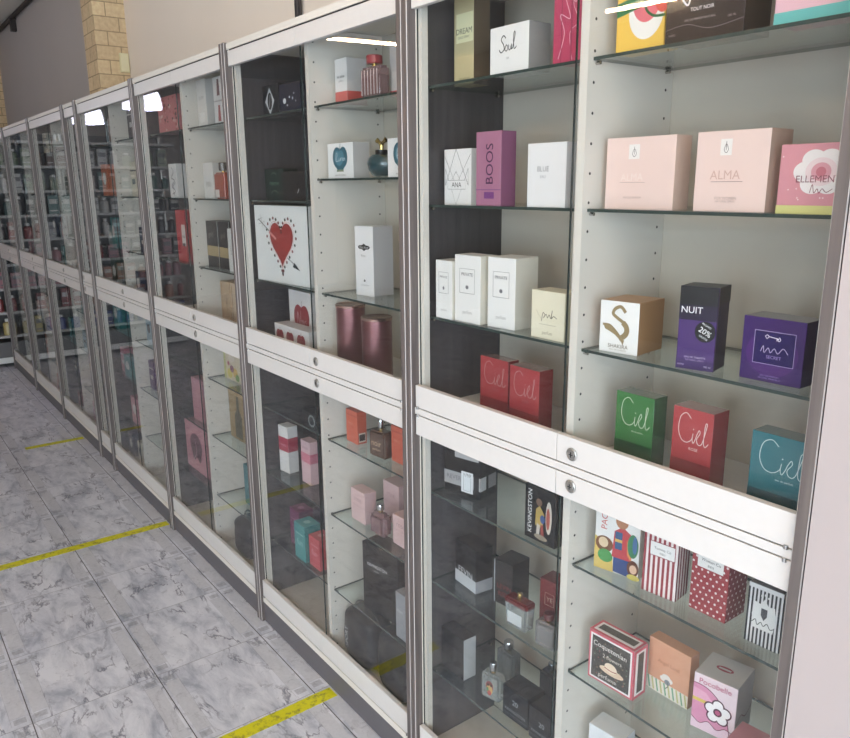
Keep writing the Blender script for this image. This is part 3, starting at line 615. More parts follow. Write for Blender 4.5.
# ---- nearest cabinet, lower left
pbox(BX, 'black gift box with a pale grey lettered band and white sticker', PB, None, -1.358, .075, L_A, .110, .062, .120, 12, '#121114', '#1b191b', D=[
    ('r', 0, .18, 1, .46, '#a8a5a6'), ('t', 'REVER', .28, .34, .4, '#6b686a'), ('r', .48, .08, .80, .52, '#e3e5e8'), ('s', [(.54, .12), (.74, .12), (.74, .42), (.54, .42), (.54, .12)], .0008, '#55555a'), ('t', 'A FREE', .64, .46, .22, '#333333'), ('r', .82, .1, .96, .46, '#2a2a2e'), ('r', .3, .78, .95, .9, '#b5b2b2'),
    ('r', .0, .18, .36, .46, '#c3c1c2', 'R'), ('r', .5, .18, 1, .46, '#8d8b8d', 'R')])
pbox(BX, 'dark box reading KEVINGSTON with a surfboard picture, under the upper door rail', PB, None, -1.058, .055, L_A, .086, .030, .120, 0, '#14161b', '#101115', D=[
    ('t', 'KEVINGSTON', .17, .52, 1.12, '#f0f0f0', 90), ('e', .80, .52, .10, .30, '#cfc8bb'), ('e', .78, .5, .06, .2, '#b8503a'), ('p', [(.36, .3), (.60, .28), (.66, .55), (.5, .68), (.38, .6)], '#b89a3a'), ('e', .48, .74, .1, .07, '#7a5a4a'), ('p', [(.4, .1), (.5, .1), (.52, .32), (.42, .34)], '#c9c2b8'), ('p', [(.56, .1), (.66, .14), (.62, .34), (.54, .34)], '#a03f3a'), ('e', .55, .1, .22, .05, '#9c8f7a'), ('e', .6, .45, .08, .08, '#3f5f9a')])
pbox(BX, 'black topped white based box with thin silver letters behind the left pane', PB, None, -1.336, .092, L_B, .088, .05, .114, -5, '#15151a', '#121216', D=[
    ('r', 0, 0, 1, .28, '#c9ccd2'), ('r', 0, 0, 1, .28, '#9a9da5', 'R'), ('t', 'FEVIN', .5, .34, .66, '#d9dce2')])
pbox(BX, 'dark box with small red letters behind the red capped bottle', PB, None, -1.200, .100, L_B, .056, .062, .112, 7, '#17171c', '#131317', D=[
    ('t', 'LEVIN', .55, .42, .75, '#8a3038'), ('r', 0, 0, .05, 1, '#9fa6ad'), ('t', 'RED', .5, .25, .5, '#8a3038')])
pbox(BX, 'deep red box with a small square emblem next to the divider', PB, None, -1.062, .112, L_B, .05, .045, .120, 5, '#7e1f24', '#8e2328', coat=.5, D=[('s', [(.3, .5), (.8, .5), (.8, .74), (.3, .74), (.3, .5)], .0012, '#cfb9a8'), ('t', 'YE', .55, .62, .34, '#cfb9a8')])
pbox(BX, 'charcoal box with a bright silver side on the bottom shelf', PB, None, -1.368, .073, L_C, .088, .040, .114, 0, '#1b1b20', '#a9adb2', '#35353a', D=[('t', 'SILVER', .6, .5, .5, '#55555a', 90), ('r', 0, 0, 1, 1, '#b3b6b9', 'R')], coat=.3)
for x, y, w_, rz, lb in ((-1.131, .070, .080, 2, 'dark grey box reading 20, left one in front on the bottom shelf'), (-1.040, .066, .076, 2, 'dark grey box reading 20 against the divider, right one in front')):
    pbox(BX, lb, PB, 'dark numbered boxes', x, y, L_C, w_, .055, .082, rz, '#17191e', '#131418', '#26272c', D=[('t', '20', .5, .58, .22, '#aeb4bc'), ('t', 'KEVINGSTON', .5, .28, .8, '#9aa0a8'), ('r', 0, .13, 1, .15, '#55585f')])

# ---- bottles
def glassy(h, rough=.04): return mat(h, rough, trans=.75, coat=.3)
def slabbottle(name, label, x, y, z, w, d, h, rz, body, cap, capd=(.016, .018), neck='#c9a24a', liquid=None, group=None, shoulders=.006, front=None, taper=0):
    t = empty(name, (x, y, z), math.radians(rz)); tag(t, label, 'perfume bottle', group)
    bm = bmesh.new(); addbox(bm, (0, 0, 0), (w, d, h))
    if taper:
        for v in bm.verts:
            if v.co.z < .001: v.co.x = w/2+(v.co.x-w/2)*(1-taper); v.co.y = d/2+(v.co.y-d/2)*(1-taper)
    bmesh.ops.bevel(bm, geom=bm.edges[:], offset=shoulders, segments=3, affect='EDGES')
    fin(bm, 'bottle_body', body, t, smooth=True)
    if liquid:
        bm = bmesh.new(); addbox(bm, (.006, .006, .008), (w-.006, d-.006, h*.72)); bmesh.ops.bevel(bm, geom=bm.edges[:], offset=.002, segments=2, affect='EDGES'); fin(bm, 'liquid', liquid, t)
    bm = bmesh.new(); lathe(bm, [(0, h-.001), (.0065, h-.001), (.0065, h+.008), (0, h+.008)], 20, (w/2, d/2)); fin(bm, 'neck', mat(neck, .25, metal=1), t, smooth=True)
    r, ch = capd
    bm = bmesh.new(); lathe(bm, [(0, h+.006), (r*.9, h+.006), (r, h+.008), (r, h+.006+ch-.002), (r*.9, h+.006+ch), (0, h+.006+ch)], 24, (w/2, d/2)); fin(bm, 'cap', cap, t, smooth=True)
    if front: prints(t, w, d, h, front)
    return t
slabbottle('perfume_bottle', 'clear glass bottle with a dark red shoulder and gold neck', -1.117, .052, L_B, .070, .034, .066, 4, glassy('#dfe6e4'), mat('#c9a24a', .25, metal=1), (.006, .012), front=[('r', .2, .2, .8, .62, '#c9ced0')], taper=.12)
bm = bmesh.new(); addbox(bm, (.001, .001, 0), (.069, .033, .016)); bmesh.ops.bevel(bm, geom=bm.edges[:], offset=.004, segments=2, affect='EDGES')
o = fin(bm, 'red_collar', mat('#6e1a1f', .2, coat=.6), bpy.data.objects['perfume_bottle'], (0, 0, .055)); o['label'] = 'dark red glossy shoulder'
slabbottle('perfume_bottle', 'clear bottle with dark red top in front of the deep red box', -1.018, .050, L_B, .056, .032, .060, 8, glassy('#e2e0de'), mat('#5e1a1e', .25), (.012, .014), liquid=mat('#b89a8a', .1, trans=.4))
sk = slabbottle('perfume_bottle', 'clear glass bottle bearing a small colourful skull motif', -1.212, .070, L_C, .056, .030, .070, 12, glassy('#dfe5e3'), mat('#b9bcbf', .2, metal=1), (.009, .022), front=[('e', .5, .55, .2, .2, '#8a4a4a'), ('e', .5, .42, .16, .18, '#c9a05a'), ('e', .42, .6, .05, .05, '#2a2a2a'), ('e', .58, .6, .05, .05, '#2a2a2a'), ('e', .5, .3, .1, .1, '#b8413c'), ('e', .4, .42, .06, .08, '#4a8a5a')])
slabbottle('perfume_bottle', 'silver topped bottle half hidden behind the charcoal box', -1.245, .150, L_C, .060, .035, .085, 0, glassy('#9da3a8'), mat('#b9bcbf', .2, metal=1), (.012, .020))
slabbottle('perfume_bottle', 'blue black textured bottle behind the dark numbered boxes', -1.128, .185, L_C, .056, .035, .070, 6, mat('#2b3038', .3, noise=.3), mat('#8d9196', .2, metal=1), (.010, .018))

# ================================================================== second cabinet (red heart box)
pbox(BX, 'white box with a coral red base band and black script on the top shelf', PB, None, -1.857, .1, Z_A, .060, .062, .118, 0, '#ece8e6', '#d6cfcc', D=[('r', 0, 0, 1, .30, '#d9625a'), ('r', 0, 0, 1, .30, '#d0564f', 'R'), ('t', 'les belles', .5, .62, .6, '#333333'), ('t', 'parfum', .5, .52, .36, '#888888')])
slabbottle('perfume_bottle', 'pink ribbed glass bottle with a dark red cap on the top shelf', -1.672, .06, Z_A, .085, .034, .072, 0, glassy('#e8b7b7'), mat('#a5353b', .3, coat=.4), (.020, .020), liquid=mat('#d98a88', .1, trans=.5), front=[('r', .1+.16*i, .1, .13+.16*i, .9, '#f0dada') for i in range(6)])
pbox(BX, 'grey sided box with a red base band, partly behind the pink bottle', PB, None, -1.598, .10, Z_A, .070, .055, .118, 0, '#c9c2bf', '#d6cfcc', D=[('r', 0, 0, 1, .12, '#c4464a'), ('r', .6, 0, .8, 1, '#e9e4e1')])
slabbottle('perfume_bottle', 'slim pink bottle with a long white neck beside the grey panels', -1.500, .06, Z_A, .036, .03, .060, 0, glassy('#e39a9a'), mat('#efe9e6', .3), (.007, .070), liquid=mat('#d9706c', .1, trans=.4))
def apple(cu, cv, r, c, asp, stem=None):
    return [('e', cu-.42*r, cv+.1*r*asp, .62*r, .80*r*asp, c), ('e', cu+.42*r, cv+.1*r*asp, .62*r, .80*r*asp, c), ('e', cu, cv-.15*r*asp, .78*r, .82*r*asp, c), ('s', [(cu, cv+.6*r*asp), (cu+.08*r, cv+1.2*r*asp)], .0018, stem or c)]
LUNA = [('s', [(.34, .52), (.40, .66), (.36, .72), (.34, .50), (.44, .50)], .0013, '#dfe9ee', 1), ('s', [(.46, .58), (.46, .50), (.50, .50), (.52, .58), (.52, .5)], .0012, '#dfe9ee', 1), ('s', [(.54, .58), (.55, .5), (.55, .57), (.60, .57), (.60, .50)], .0012, '#dfe9ee', 1), ('s', [(.66, .57), (.62, .53), (.66, .50), (.67, .58), (.70, .50)], .0012, '#dfe9ee', 1)]
for x, w_, lb in ((-1.842, .128, 'white box with a blue green apple print left of the apple bottle'), (-1.556, .118, 'white box with a blue green apple print, cut off by the grey panels')):
    pbox(BX, lb, PB, 'white apple boxes', x, .06, 1.566, w_, .05, .09, 0, '#efefee', '#c2bfbc', '#8a8783', D=apple(.5, .56, .28, '#2f6b7d', 1.30)+apple(.47, .58, .18, '#4c8aa0', 1.30)+LUNA+[('r', .36, .19, .64, .25, '#8a9a7a'), ('t', 'eau de toilette', .5, .1, .4, '#a0a09a')])
t = empty('perfume_bottle', (-1.608, .078, 1.566)); tag(t, 'dark teal apple shaped bottle with a gold bow on top', 'perfume bottle')
bm = bmesh.new(); lathe(bm, [(0, .006), (.016, .002), (.030, .006), (.043, .020), (.047, .034), (.043, .047), (.030, .055), (.014, .055), (.009, .051), (0, .051)], 36, sy=.72); fin(bm, 'bottle_body', mat('#1d4a52', .08, trans=.3, coat=1), t, smooth=True)
bm = bmesh.new(); lathe(bm, [(0, .051), (.015, .051), (.016, .053), (.016, .066), (0, .066)], 24); fin(bm, 'collar', mat('#1a1a1c', .3), t, smooth=True)
bm = bmesh.new(); lathe(bm, [(0, .066), (.005, .066), (.006, .078), (.010, .084), (0, .086)], 16)
for s in (-1, 1):
    cyl(bm, (0, 0, .082), (s*.022, 0, .088), .0042, 10); cyl(bm, (0, 0, .080), (s*.018, 0, .093), .003, 10)
o = fin(bm, 'bow', mat('#d8b860', .2, metal=1), t); o['label'] = 'gold leaf bow'
hexl = [(.30+.40*a, .70+b) for a, b in ((0, .0), (.12, .025), (.35, .03), (.5, .055), (.65, .03), (.88, .025), (1, 0), (.88, -.025), (.65, -.03), (.5, -.055), (.35, -.03), (.12, -.025))]
pbox(BX, 'tall white box with a black ornate hexagonal label', PB, None, -1.780, .099, Z_C, .078, .07, .188, 6, '#ecebec', '#c9c8ca', D=[('p', [((a-.5)*1.7+.5, b) for a, b in hexl], '#1b1b20'), ('t', 'Miss Vera', .5, .70, .48, '#d9d9d9'), ('t', 'Paris', .46, .58, .22, '#777777'), ('e', .5, .22, .05, .02, '#666666'), ('t', 'eau de parfum', .5, .155, .42, '#888888')])
for x, y, h, lb in ((-1.800, .090, .185, 'rose gold cylinder tin, the taller and left one'), (-1.660, .085, .168, 'rose gold cylinder tin beside the grey panels, the right one')):
    t = empty('perfume_tin', (x, y, Z_F)); tag(t, lb, 'perfume tin', 'rose gold tins')
    bm = bmesh.new(); lathe(bm, [(0, 0), (.040, 0), (.041, .002), (.041, h-.006), (0, h-.006)], 40); fin(bm, 'tin_body', mat('#8f595c', .3, metal=.7, coat=.4), t, smooth=True)
    bm = bmesh.new(); lathe(bm, [(.038, h-.008), (.042, h-.008), (.043, h-.002), (.041, h), (.035, h-.003), (0, h-.003)], 40); fin(bm, 'lid_rim', mat('#c49a8c', .22, metal=.9), t, smooth=True)
# upper left of second cabinet
pbox(BX, 'near black box with a silver almond shaped ring on the top shelf', PB, None, -2.304, .1, Z_A, .110, .05, .095, 0, '#23262c', '#1b1d22', D=[('p', [(.45, .08), (.68, .42), (.74, .5), (.68, .58), (.45, .92), (.22, .58), (.16, .5), (.22, .42)], '#d5d7da'), ('e', .45, .5, .14, .27, '#23262c'), ('s', [(.40, .3), (.50, .7)], .003, '#9da0a5')])
pbox(BX, 'navy blue box with white sparkles next to the almond ring box', PB, None, -2.188, .1, Z_A, .130, .05, .088, 0, '#141f3a', '#10182c', D=[('e', .25, .45, .07, .09, '#e6e9f0'), ('e', .5, .55, .03, .04, '#cfd6e6'), ('e', .65, .5, .03, .05, '#cfd6e6'), ('e', .38, .3, .03, .03, '#cfd6e6'), ('e', .8, .4, .02, .03, '#cfd6e6'), ('e', .72, .65, .02, .03, '#cfd6e6')])
pbox(BX, 'dark green box with thin gold ornament on the middle shelf', PB, None, -2.320, .1, Z_B, .130, .05, .095, 0, '#16302b', '#12241f', D=[('s', [(.3, .2), (.5, .3), (.7, .2)], .0014, '#7f9c84', 1), ('s', [(.35, .8), (.5, .88), (.65, .8)], .0014, '#7f9c84', 1), ('t', 'reserve', .5, .52, .5, '#5f8c74')])
pbox(BX, 'long low black box next to the dark green one', PB, None, -2.180, .09, Z_B, .16, .06, .085, 0, '#1d1c1f', '#171719', D=[('s', [(.62, .25), (.68, .4)], .003, '#e6e6e6')])
def heart(cu, cv, s, asp, n=40):
    P = []
    for i in range(n):
        t_ = 2*PI*i/n; P.append((cu+s*16*math.sin(t_)**3/16, cv+s*asp*(13*math.cos(t_)-5*math.cos(2*t_)-2*math.cos(3*t_)-math.cos(4*t_))/14))
    return P
hp = [('p', heart(.50, .54, .215, 1.32), '#a82f2c')]+[('e', a, b, .015, .020, '#7a2a2a' if i % 2 else '#2f3a2f') for i, (a, b) in enumerate(heart(.50, .54, .27, 1.30, 34))]
hp = [('s', heart(.50, .54, .23, 1.32)+[heart(.50, .54, .23, 1.32)[0]], .002, '#e6b8b4')]+hp+[('s', [(.08, .82), (.40, .58)], .004, '#8a8a88'), ('s', [(.28, .66), (.40, .57)], .008, '#e08a86'), ('s', [(.60, .34), (.76, .24)], .0022, '#2f3a44'), ('p', [(.72, .29), (.82, .19), (.69, .23)], '#2f3a44'), ('s', [(.05, .80), (.16, .84)], .001, '#444444'), ('s', [(.08, .75), (.2, .79)], .001, '#444444'), ('s', [(.12, .88), (.16, .72)], .001, '#444444')]
pbox('gift_box', 'large square white box with a red heart pierced by an arrow', 'gift box', None, -2.297, .045, Z_C, .320, .05, .236, 4, '#e6e9e8', '#d2d4d3', '#b9bcbb', D=hp)
apl = lambda cu, cv, r, asp: apple(cu, cv, r, '#9c2f38', asp, '#7a2a30')
NINA = [('s', [(.36, .34), (.40, .62), (.48, .38), (.54, .64)], .0016, '#f0dcdc', 1), ('s', [(.56, .48), (.56, .4), (.60, .48), (.62, .4), (.66, .48), (.68, .4), (.74, .48), (.78, .4)], .0012, '#f0dcdc', 1)]
pbox(BX, 'white box with one large red apple standing behind the three apple box', PB, 'red apple boxes', -2.245, .125, Z_F, .150, .05, .178, 0, '#e9e4e3', '#d3cecd', D=apl(.56, .50, .33, .84)+NINA)
pbox(BX, 'low white box with three small red apples in a row', PB, 'red apple boxes', -2.217, .055, Z_F, .230, .05, .078, 0, '#e9e4e3', '#d3cecd', '#d9d4d3', D=apl(.16, .50, .105, 3.0)+apl(.46, .50, .105, 3.0)+apl(.78, .50, .11, 3.0))
# second cabinet, lower right
ORA = [('r', .0, .84, 1, .87, '#c9472c'), ('t', 'terra', .4, .6, .4, '#f0a080')]
pbox(BX, 'bright orange box left of the brown bottle', PB, 'orange boxes', -1.826, .079, L_A, .060, .032, .098, 0, '#e2603c', '#cf5534', D=ORA+[('r', .15, .06, .85, .34, '#e9d6c4', 'R'), ('r', .2, .1, .8, .3, '#4a3a34', 'R')])
pbox(BX, 'bright orange box behind the grey side panels', PB, 'orange boxes', -1.606, .088, L_A, .064, .032, .102, 0, '#e2603c', '#cf5534', D=ORA)
slabbottle('perfume_bottle', 'square amber brown bottle with a tall silver cap', -1.680, .062, L_A, .068, .036, .076, 6, mat('#6a4a3a', .15, trans=.25, coat=.6), mat('#c9c9cb', .2, metal=1), (.008, .026), front=[('t', 'noir', .5, .55, .6, '#c9a88a'), ('t', 'parfum', .5, .3, .5, '#c9a88a')])
PNK = [('r', .1, .5, .9, .51, '#c9a0a5'), ('r', .1, .4, .9, .405, '#c9a0a5'), ('t', 'rose', .5, .7, .5, '#b98f95')]
pbox(BX, 'pale pink box leftmost on the middle shelf', PB, 'pale pink boxes', -1.812, .078, L_B, .076, .04, .098, 0, '#e3bcbc', '#d3aeb0', D=PNK)
pbox(BX, 'pale pink box standing at the back above the round pink bottle', PB, 'pale pink boxes', -1.745, .150, L_B, .080, .06, .125, 0, '#d9b4b6', '#c9a4a7', D=PNK)
pbox(BX, 'pale pink box in front, half behind the grey side panels', PB, 'pale pink boxes', -1.600, .083, L_B, .076, .04, .088, 0, '#e3bcbc', '#d3aeb0', D=PNK)
pbox(BX, 'taller pale pink box at the back, half behind the grey side panels', PB, 'pale pink boxes', -1.585, .150, L_B, .080, .05, .135, 0, '#d9b4b6', '#c9a4a7', D=PNK)
slabbottle('perfume_bottle', 'faceted mauve pink glass bottle with a square silver stopper', -1.690, .058, L_B, .070, .04, .072, 6, mat('#a57a7f', .1, trans=.4, coat=.8, noise=.25), mat('#d2cfd2', .15, metal=1), (.011, .018), shoulders=.014)
pbox('gift_box', 'large black box reading KEVINGSTON on the bottom shelf', 'gift box', None, -1.730, .062, L_C, .150, .07, .215, 8, '#121217', '#0f0f13', '#1b1b20', D=[('t', 'KEVINGSTON', .42, .70, .56, '#d5d8de'), ('t', 'SPORT', .40, .63, .16, '#a9adb5'), ('r', .0, .30, 1, .305, '#4a4b52')])
pbox(BX, 'slim grey box leaning beside the large black one', PB, None, -1.548, .052, L_C, .05, .03, .14, 0, '#9a9da3', '#85888f', D=[('t', 'men', .4, .6, .5, '#c9ccd0')])
def pouch(x, y, w, d, h, rz, lb, txt):
    t = empty('cosmetic_bag', (x, y, L_F), math.radians(rz)); tag(t, lb, 'bag', 'black bags on the cabinet floor')
    bm = bmesh.new(); n = 20; m_ = 32; rings = []
    for i in range(n+1):
        v = -PI/2+PI*i/n; cz = math.copysign(abs(math.sin(v))**.38, math.sin(v)); r = abs(math.cos(v))**.32
        rings.append([bm.verts.new((w/2*r*math.copysign(abs(math.cos(2*PI*k/m_))**.4, math.cos(2*PI*k/m_)), d/2*r*math.copysign(abs(math.sin(2*PI*k/m_))**.75, math.sin(2*PI*k/m_))*(1+.05*math.sin(5*cz+k)), h/2+h/2*cz)) for k in range(m_)])
    for A, B in zip(rings, rings[1:]):
        for k in range(m_): bm.faces.new((A[k], A[(k+1) % m_], B[(k+1) % m_], B[k]))
    bmesh.ops.remove_doubles(bm, verts=bm.verts[:], dist=1e-5)
    fin(bm, 'bag_body', mat('#15161a', .6, noise=.25), t, smooth=True)
    bm = bmesh.new(); pts = [(w*.42*math.cos(PI*k/14), 0, h*.86+.05*math.sin(PI*k/14)) for k in range(15)]
    for a, b in zip(pts, pts[1:]): cyl(bm, a, b, .004, 8)
    fin(bm, 'handle', mat('#1f1f24', .5), t)
    bm = bmesh.new(); z_ = h*.80; pts = [(w*.485*math.cos(2*PI*k/32), d*.47*math.sin(2*PI*k/32), z_) for k in range(33)]
    for a, b in zip(pts, pts[1:]): cyl(bm, a, b, .0022, 6)
    fin(bm, 'zip', mat('#55565c', .3, metal=.6), t)
    if txt:
        V, F, asp = text_mesh(txt); bt = bmesh.new(); S = h*.42
        vs = [bt.verts.new((-w*.22+(b-asp/2)*S*-1, -d/2-.0035, h*.5+(a-.5)*S)) for a, b in V]
        for q in F:
            try: bt.faces.new([vs[i] for i in q])
            except ValueError: pass
        fin(bt, 'lettering', mat('#cfd2d6', .5), t)
pouch(-1.778, .100, .165, .10, .165, 0, 'black zipped pouch with pale vertical lettering, left of the two bags', 'SPORT')
pouch(-1.585, .105, .17, .11, .185, 0, 'black rounded bag with a handle next to the grey panels', None)
# second cabinet, lower left
pbox(BX, 'tall white box with a crimson middle band', PB, None, -2.299, .085, L_B, .058, .040, .168, 6, '#e6e4e4', '#d3d2d3', D=[('r', 0, .46, 1, .76, '#b8284a'), ('r', 0, .46, 1, .76, '#a82443', 'R'), ('t', 'touch', .5, .6, .6, '#e6a0b0')])
pbox(BX, 'tall pale pink box with a darker pink middle band', PB, None, -2.160, .098, L_B, .060, .035, .150, 0, '#e0b9c2', '#d3acb5', D=[('r', 0, .50, 1, .72, '#d9708c'), ('r', 0, .50, 1, .72, '#c9647f', 'R'), ('t', 'touch', .5, .85, .6, '#a97a86')])
pbox(BX, 'black box with a silver ring standing behind the tall banded boxes', PB, None, -2.270, .165, L_B, .12, .05, .215, 0, '#1f2026', '#1a1a1f', D=[('e', .57, .87, .20, .10, '#d5d8dd'), ('e', .57, .87, .14, .068, '#1f2026')])
CB = lambda c: [('r', .15, .72, .85, .74, c), ('t', 'fun', .5, .5, .5, c), ('e', .5, .5, .18, .2, c, 'T')]
pbox(BX, 'plum purple box at the left of the coloured set', PB, 'coloured boxes on the bottom shelf', -2.245, .085, L_C, .070, .055, .135, 0, '#7a3460', '#5c2a4c', '#8a4a70', D=CB('#b97aa0'))
pbox(BX, 'dark navy box between plum and teal boxes', PB, 'coloured boxes on the bottom shelf', -2.165, .135, L_C, .070, .055, .145, 0, '#2a2440', '#221d36', '#3a3450', D=CB('#6a6490'))
pbox(BX, 'teal box in the middle of the coloured set', PB, 'coloured boxes on the bottom shelf', -2.145, .050, L_C, .074, .060, .128, 0, '#2f9a9a', '#247a7c', '#4aaab0', D=CB('#a0dada'))
pbox(BX, 'coral red box against the divider next to the teal one', PB, 'coloured boxes on the bottom shelf', -2.062, .060, L_C, .070, .055, .108, 0, '#d03c4c', '#b8323f', '#dc5a66', D=CB('#f0a0a8'))

# ================================================================== third cabinet
pbox(BX, 'tall plain white box, left one on the top right shelf of the third cabinet', PB, None, -2.779, .07, Z_A, .084, .05, .160, 0, '#e2dfda', '#c9c6c2', D=[('r', .2, .1, .8, .3, '#efece8'), ('t', 'pure', .5, .6, .5, '#a9a6a2')])
pbox(BX, 'white box with two dark red bottle outlines on the top right shelf', PB, None, -2.600, .06, Z_A, .100, .05, .150, 0, '#dcdad8', '#c9c6c4', D=[('p', [(.3, .05), (.55, .05), (.5, .4), (.36, .4)], '#a83a3c'), ('p', [(.3, .6), (.55, .6), (.5, .95), (.36, .95)], '#6a3a3c'), ('r', .0, .47, 1, .5, '#aaa6a4'), ('r', .75, 0, .9, 1, '#c04a4c')])
pbox(BX, 'white box beside the orange bottle', PB, None, -2.773, .07, Z_B, .092, .05, .126, 0, '#e3e0da', '#cfccc6', D=[('t', 'eau', .5, .4, .5, '#a9a69c')])
slabbottle('perfume_bottle', 'orange red bottle with a grey cap in the third cabinet', -2.650, .06, Z_B, .085, .04, .090, 0, mat('#c4563c', .2, trans=.2, coat=.6), mat('#6a6664', .3, metal=.7), (.016, .028), front=[('r', .1, .05, .5, .35, '#e3ddd6')])
for x, w_, lb in ((-2.807, .112, 'black box with a gold middle band, the left one'), (-2.690, .10, 'black box with a gold middle band, the right one')):
    pbox(BX, lb, PB, 'black and gold boxes', x, .078, Z_C, w_, .06, .170, 0, '#25272b', '#2e302f', D=[('r', 0, .24, 1, .46, '#b09a68'), ('r', .97, 0, 1, 1, '#cfd0cc'), ('t', 'gold', .4, .7, .4, '#8a8a80')])
pbox(BX, 'slim white box right of the black and gold pair', PB, None, -2.565, .06, Z_C, .05, .05, .15, 0, '#dcdcd8', '#cfcfcb', D=[('t', 'eau', .5, .5, .6, '#a9a9a5', 90)])
for x, w_, c, lb in ((-2.715, .085, '#c9ab88', 'tan beige box at the bottom of the third cabinet, left one'), (-2.620, .08, '#d9c0a2', 'light beige box at the bottom of the third cabinet, right one')):
    pbox(BX, lb, PB, None, x, .08, Z_F, w_, .06, .165, 0, c, c, D=[('r', .1, .1, .2, .95, '#b8956a'), ('t', 'amber', .6, .5, .6, '#8a6a48', 90)])
busy = []
rnd = random.Random(5)
for i in range(40): busy.append(('e', rnd.uniform(.05, .95), rnd.uniform(.05, .95), rnd.uniform(.02, .06), rnd.uniform(.02, .06), rnd.choice(['#7a2f34', '#e8b0a8', '#c04a50', '#5a2a30', '#f0c9c0'])))
pbox('gift_box', 'wide pink box covered with a busy dark red print', 'gift box', None, -3.240, .08, Z_A, .230, .06, .140, 0, '#d97a7c', '#b86468', D=busy)
pbox(BX, 'slim white box with black doodles behind the left pane', PB, None, -3.085, .05, Z_B, .085, .04, .130, 0, '#e2e1df', '#cfcecc', D=[('s', [(.3, .1), (.7, .2), (.3, .35), (.7, .5), (.3, .6), (.6, .75), (.4, .9)], .004, '#55555a', 1), ('s', [(.6, .05), (.4, .3), (.8, .45)], .003, '#55555a', 1)])
pbox(BX, 'tall bright red box with a white label, left compartment', PB, None, -3.110, .07, Z_C, .100, .05, .203, 0, '#c02430', '#a01f2a', D=[('r', .58, .3, 1, .72, '#e0d6d2'), ('t', 'red', .8, .5, .3, '#333333'), ('r', .62, .3, .9, .36, '#3a3a3c')])
t = empty('gift_bag', (-2.770, .095, L_A), 0); tag(t, 'cream paper bag edged in yellow green with bright flowers', 'gift bag')
box('bag_body', (0, 0, 0), (.15, .05, .118), mat('#ded0b4', .6), t, .002)
prints(t, .15, .05, .118, [('r', 0, 0, .12, 1, '#c2c46a'), ('e', .35, .22, .16, .16, '#d6c23a'), ('e', .7, .3, .15, .16, '#dcb03a'), ('e', .5, .4, .12, .12, '#8a4a70'), ('e', .82, .16, .12, .12, '#7aa04a'), ('e', .5, .75, .2, .12, '#e9dccb'), ('e', .3, .55, .07, .08, '#c04a6a')])
t = empty('gift_bag', (-2.765, .100, L_B), 0); tag(t, 'golden brown upright bag with a dark bottle shape in its window', 'gift bag')
box('bag_body', (0, 0, 0), (.15, .06, .200), mat('#a38a5c', .6), t, .002)
prints(t, .15, .06, .200, [('p', [(.35, .05), (.8, .05), (.8, .5), (.66, .62), (.66, .9), (.5, .9), (.5, .62), (.35, .5)], '#4f4c38'), ('r', 0, .9, 1, 1, '#b89a68')])
pbox(BX, 'teal box on the bottom shelf of the third cabinet', PB, None, -2.665, .10, L_C, .12, .06, .165, 0, '#2f7f86', '#276a70', D=[('t', 'ocean', .5, .5, .6, '#7ab9bd')])
pouch(-2.655, .115, .16, .11, .15, 0, 'black handled bag on the floor of the third cabinet', None)
RIB = [('e', .5, .55, .28, .26, '#6a2f44'), ('e', .38, .42, .1, .2, '#5a2a3c'), ('e', .62, .42, .1, .2, '#5a2a3c'), ('s', [(.2, .3), (.4, .55), (.6, .35), (.8, .6)], .003, '#2a2a30', 1), ('s', [(.3, .2), (.5, .4), (.45, .7)], .003, '#e0c0c8', 1)]
pbox('gift_box', 'large dusty pink box with a dark bow print', 'gift box', None, -3.235, .075, L_C, .250, .06, .215, 0, '#c98592', '#a0606c', D=RIB)
pbox(BX, 'upright dusty pink box above the bow printed one', PB, None, -3.090, .07, L_B, .120, .05, .185, 0, '#c07f8b', '#9c626e', D=[('s', [(.2, .1), (.2, .9), (.8, .9), (.8, .1), (.2, .1)], .002, '#d9a0aa'), ('t', 'rose', .5, .5, .5, '#d9a0aa', 90)])

